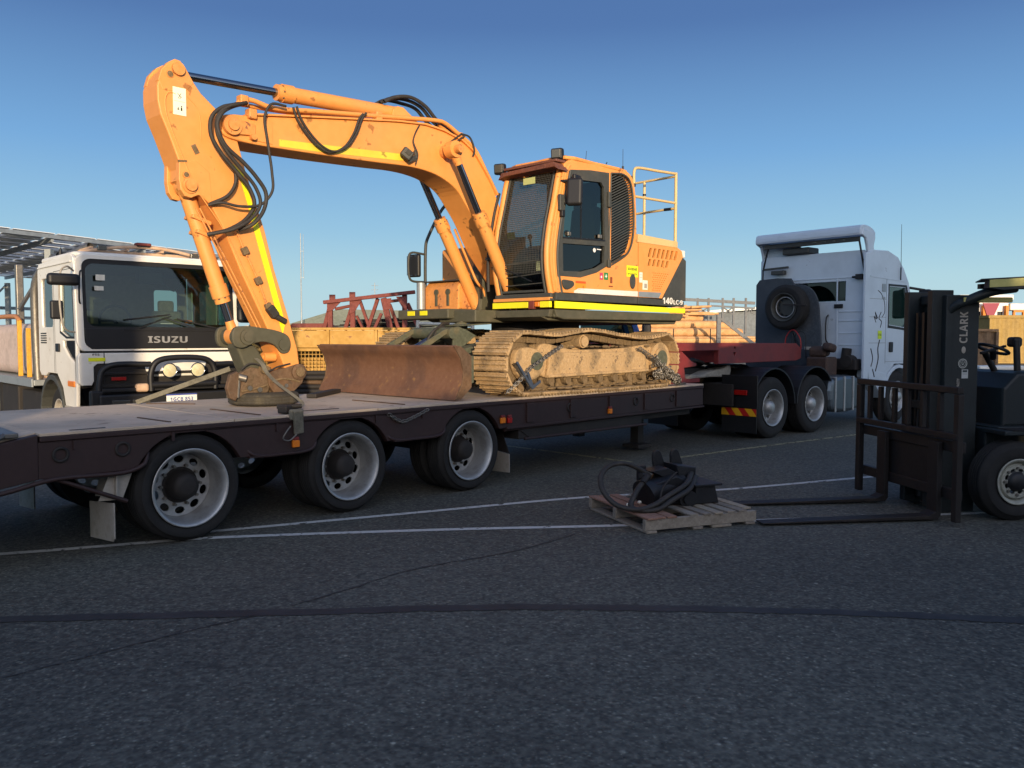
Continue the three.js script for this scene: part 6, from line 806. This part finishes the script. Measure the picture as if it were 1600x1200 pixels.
// ================================================================ the forklift
{
  const t = thing('forklift', 'dark green forklift with rusty load rack and lowered forks at the right edge', 'forklift', FK, [-.8, 0, -.2]), c = -.22;
  // forks and carriage
  const forkG = (z, x1) => [prism([[.02, .74], [.07, .74], [.07, .09], [.14, .055], [x1, .03], [x1, .018], [.05, .02], [.02, .06]], z - .075, z + .075, .005)];
  part('fork', forkG(-.74, 1.75), M.forkSteel, t); part('fork', forkG(.12, 1.75), M.forkSteel, t);
  part('carriage_plate', [box(-.06, .01, .66, .76, -1.03, .62, .01), box(-.06, .01, .22, .32, -1.0, .6, .01), box(-.05, -.01, .3, .7, -.62, .2, .01)], M.forkSteel, t);
  part('rack_rail', [box(.0, .06, 1.20, 1.26, -1.06, .63, .008), box(.0, .06, .78, .84, -1.06, .63, .008)], M.forkSteel, t); for (const z of [.58, .40, .20, -.05, -.28, -.52, -.78]) part('rack_bar', box(.012, .052, .845, 1.195, z - .025, z + .025, .005), M.forkSteel, t); part('rack_post', [box(.0, .055, .04, 1.195, .56, .64, .006)], M.forkSteel, t); part('rack_post', [box(.0, .055, .04, 1.195, -1.07, -1.0, .006)], M.forkSteel, t);
  // mast
  for (const z of [-.52, .08]) { const s = z < -.2 ? -1 : 1; part('outer_rail', [box(-.52, -.24, .02, 2.11, s < 0 ? z : z - .06, s < 0 ? z + .06 : z, .008), box(-.26, -.18, .02, 2.11, s < 0 ? z : z - .15, s < 0 ? z + .15 : z, .008)], M.fork, t); part('inner_rail', [box(-.3, -.08, .05, 2.16, s < 0 ? z + .07 : z - .15, s < 0 ? z + .15 : z - .07, .008)], M.fork, t); }
  part('mast_tie', [box(-.3, -.2, 2.03, 2.12, -.36, -.08, .01), box(-.46, -.4, 1.2, 1.3, -.45, .02, .01), box(-.2, -.1, 1.0, 1.08, -.36, -.08, .01)], M.fork, t); part('lift_cylinder', [rod([-.25, .1, -.3], [-.25, 1.95, -.3], .055), rod([-.25, .1, -.1], [-.25, 1.95, -.1], .055)], M.black, t); part('lift_chain', [box(-.15, -.12, .4, 1.95, -.27, -.235), box(-.15, -.12, .4, 1.95, -.17, -.135)], M.black, t); part('mast_hose', [pipe([[-.1, .5, -.22], [-.14, 1.2, -.2], [-.2, 1.9, -.2]], .014, 20, 6), pipe([[-.1, .6, .0], [-.14, 1.1, .02], [-.2, 1.85, 0]], .014, 20, 6)], M.rubberHose, t);
  // lettering up the mast side: reads upwards
  const up = (g, x, y) => g.applyMatrix4(new THREE.Matrix4().makeBasis(V(0, 1, 0), V(1, 0, 0), V(0, 0, -1)).setPosition(x, y, -.521)); part('brand_lettering', up(letters('CLARK', .082, .003, .30), -.40, 1.645), M.flapGrey, t);
  part('oval_badge', up(new THREE.CylinderGeometry(.03, .03, .003, 24).rotateX(Math.PI / 2).scale(1.1, .7, 1).translate(0, 0, .0015), -.365, 1.585), M.flapGrey, t);
  const emblem = sign(.1, .1, 128, (x, w, h) => { x.fillStyle = '#1b2426'; x.fillRect(0, 0, w, h); x.strokeStyle = '#a8a8a0'; x.lineWidth = 9; x.beginPath(); x.arc(64, 64, 54, 0, 7); x.stroke(); x.lineWidth = 5; x.beginPath(); x.arc(64, 64, 38, 0, 7); x.stroke(); x.beginPath(); x.moveTo(40, 44); x.lineTo(64, 82); x.lineTo(88, 44); x.moveTo(50, 74); x.lineTo(78, 74); x.moveTo(64, 26); x.lineTo(64, 60); x.stroke(); });
  label('round_emblem', .1, .1, emblem, FK, [-.36, 1.455, -.522], Math.PI, t, .003);
  label('data_label', .065, .085, sign(.065, .085, 64, (x, w, h) => { x.fillStyle = '#a8aaa8'; x.fillRect(0, 0, w, h); x.fillStyle = '#2a3436'; x.fillRect(8, 6, 46, 20); x.fillStyle = '#7a7e7c'; x.fillRect(10, 36, 44, 3); x.fillRect(10, 46, 44, 3); }), FK, [-.385, 1.355, -.522], Math.PI, t); part('side_lettering', up(letters('CAPACITY', .026, .003, .12), -.33, 1.19), M.flapGrey, t);
  // overhead guard
  { const g = prismY([[-.33, -.79], [-.86, .02], [-1.9, .02], [-1.9, -.79]], 2.234, 2.246, .002), P = g.attributes.position; for (let i = 0; i < P.count; i++) P.setY(i, P.getY(i) - (P.getX(i) + .35) * .058); g.computeVertexNormals(); part('guard_roof', g, M.fork, t); }; part('guard_beam', [prism([[-.40, 2.23], [-.39, 2.16], [-.55, 2.14], [-.9, 2.17], [-1.9, 2.2], [-1.9, 2.32]], -.80, -.74, .006), prism([[-.88, 2.25], [-.88, 2.2], [-1.9, 2.2], [-1.9, 2.32]], -.03, .02, .006)], M.fork, t); part('guard_stripe', prism([[-.405, 2.235], [-.405, 2.165], [-1.88, 2.245], [-1.88, 2.325]], -.806, -.80), M.guardYellow, t);
  part('guard_leg', [pipe([[-.75, 2.17, -.7], [-.5, 2.13, -.68], [-.33, 2.05, -.6], [-.24, 1.98, -.5], [-.22, 1.9, -.46]], .045, 24, 8), rod([-1.85, 2.25, -.7], [-1.9, 1.0, -.7], .04), rod([-1.85, 2.25, 0], [-1.9, 1.0, 0], .04)], M.fork, t);
  part('tilt_bar', [box(-.78, -.28, 2.035, 2.085, -.62, -.56, .004)], M.fork, t); part('tilt_stripe', box(-.78, -.28, 2.04, 2.08, -.626, -.62), M.guardYellow, t);
  // body
  part('cowl', [prism([[-.72, .85], [-.72, 1.22], [-.86, 1.36], [-1.0, 1.38], [-1.06, .85]], -.62, .35, .03)], M.fork, t); part('floor_pan', [box(-1.9, -.6, .79, .86, -.72, .5, .01), box(-.66, -.56, .3, .84, -.6, .35, .02)], M.fork, t); part('chassis_body', [box(-2.9, -1.5, .35, 1.15, -.7, .48, .06), box(-1.5, -.6, .3, .78, -.42, .2, .03), box(-2.6, -1.6, 1.16, 1.25, -.5, .3, .03)], M.fork, t); part('fender', [box(-1.5, -.52, .80, .845, -.92, -.6, .012)], M.fork, t); part('fender_edge', box(-1.4, -.6, .846, .852, -.925, -.7), M.forkSteel, t);
  part('front_axle', [rod([-.68, .36, -.66], [-.68, .36, .26], .12)], M.chassis, t); part('steering_column', [rod([-.98, 1.3, -.2], [-.82, 1.56, -.2], .03)], M.black, t); part('steering_wheel', [place(new THREE.TorusGeometry(.14, .016, 10, 40), -.80, 1.59, -.35, Math.PI / 2, .35, 0), rod([-.8, 1.58, -.35], [-.84, 1.5, -.3], .03), bar([-.93, 1.62, -.35], [-.67, 1.55, -.35], .02, .03)], M.black, t); part('lever', [rod([-.88, 1.38, 0], [-.8, 1.6, 0], .012), place(new THREE.SphereGeometry(.025, 12, 8), -.8, 1.61, 0), rod([-.95, 1.38, -.5], [-.93, 1.68, -.5], .03), place(new RoundedBoxGeometry(.1, .1, .12, 2, .03), -.95, 1.66, -.45)], M.black, t); part('operator_seat', [box(-1.9, -1.4, 1.2, 1.32, -.35, .2, .05), place(new RoundedBoxGeometry(.14, .5, .5, 3, .05), -1.92, 1.55, -.08)], M.seat, t);
  const S = wheelShapes(.37, .24, .2, .02, 8, .022);
  const rimM = wornMat(0x9c9c90, 0x8c8a7c, 0x5c564a, .6, .2, { metres: .3 });
  for (const [x, R] of [[-.68, .37], [-2.3, .37]]) for (const s of [-1, 1]) wheel(t, x, R, s < 0 ? -.9 : .5, s, S, { tyre: M.tyre, rim: rimM, hub: [turned([[0, .03], [.07, .03], [.08, -.01], [.1, -.02]], 0, 0, 24)], hubMat: M.black, nuts: nuts(8, .125, -.015, .03, .014) });
}
// ================================================================ pallet and attachment
{
  const PF = frame(1.5, -7.85, 21), p = thing('wooden_pallet', 'weathered grey timber pallet on the asphalt before the forks', 'pallet', PF, [0, 0, 0]);
  const wood = [0x8a8072, 0x7c7266, 0x968a78, 0x8c6a58].map((h, i) => wornMat(h, h - 0x0a0a0a, 0x4a4238, .9, 0, { metres: .5, patch: [.4, .6] }, { bumpMap: bumpTex, bumpScale: .003 }));
  // local x runs left to right, z towards the camera
  const L = .58;
  for (const z of [-.5, 0, .55]) part('bearer', box(-L, L, .028, .12, z - .05 + rr(-.004, .004), z, .004), wood[0], p);
  [-.57, -.47, -.355, -.12, .0, .13, .26, .38].forEach((x, i) => { const w = i < 3 ? .095 : .085; part('top_board', place(new RoundedBoxGeometry(w, .018, 1.12 + rr(-.02, .02), 2, .004), x + w / 2, .13, 0, 0, rr(-.012, .012), rr(-.02, .02)), wood[i < 3 ? 3 : i % 3], p); }); part('top_board', place(new RoundedBoxGeometry(.085, .018, 1.0, 2, .004), .53, .13, -.03, 0, .02, 0), wood[2], p);
  [-.57, -.1, .1, .2, .46].forEach((x, i) => part('base_board', box(x, x + .1, .004, .026, -.54, .565, .004), wood[i % 3], p));
  // the attachment
  const a = thing('hydraulic_attachment', 'black hydraulic auger head with coiled hoses lying on the pallet', 'machine attachment', PF, [0, .14, 0]), bl = (a.scale.set(1, .84, 1), 0) || wornMat(0x15161a, 0x1e1e20, 0x33302c, .55, .1, { metres: .5, fine: 5 });
  part('mount_box', [prism([[.16, .142], [.42, .142], [.37, .36], [.16, .35]], -.1, .2, .012), box(.13, .43, .345, .37, -.14, .24, .008), prism([[.1, .37], [.28, .37], [.28, .52], [.06, .56]], -.22, .02, .012)], bl, a); part('motor_body', [rod([-.26, .27, .02], [.14, .33, -.06], .13, .14, 28), rod([-.3, .26, .03], [-.24, .275, .02], .155, .155, 28), prism([[-.22, .38], [.02, .46], [.16, .36], [-.1, .3]], -.2, .1, .02), box(-.2, .1, .145, .22, -.14, .16, .02)], bl, a); part('front_flange', [disc(.095, .07, .215, .15, .22, 28), disc(.06, .07, .215, .22, .24, 20)], bl, a);
  for (const x of [.0, .2]) part('lug', prism(smooth([[x, .4], [x - .05, .62], [x - .03, .69], [x + .02, .69], [x + .06, .6], [x + .1, .4]], 3, true), -.26, -.22, .008), bl, a); part('top_plate', [prism([[-.2, .5], [-.02, .53], [.16, .42], [-.02, .4]], -.18, -.0, .01), box(-.24, -.16, .36, .54, -.22, -.16, .01)], bl, a);
  part('hose', [pipe([[.24, .46, .0], [.05, .38, .2], [-.2, .29, .3], [-.38, .21, .34], [-.54, .18, .34], [-.70, .22, .26], [-.78, .34, .16], [-.76, .48, .05], [-.64, .58, -.03], [-.46, .6, -.06], [-.32, .54, -.06], [-.2, .45, -.06]], .026, 120, 10)], M.rubberHose, a); part('hose', [pipe([[.26, .42, .04], [.06, .33, .24], [-.18, .25, .34], [-.34, .17, .36], [-.5, .165, .34], [-.56, .2, .26], [-.5, .28, .2], [-.38, .37, .1], [-.3, .41, .05]], .026, 100, 10)], M.rubberHose, a); part('fitting', rod([-.34, .4, .08], [-.26, .46, .03], .03), M.chassis, a); part('fitting', rod([-.3, .46, -.02], [-.2, .44, -.04], .032), M.chassis, a); part('thin_line', [pipe([[.0, .5, .12], [-.1, .44, .16], [-.2, .34, .2], [-.25, .22, .24]], .011, 24, 6)], M.chassis, a); part('white_cap', [place(new THREE.SphereGeometry(.018, 10, 8), -.49, .17, .08), place(new THREE.SphereGeometry(.02, 10, 8), -.36, .18, .06)], M.whitePaint, a);
}
renderer.render(scene, camera);
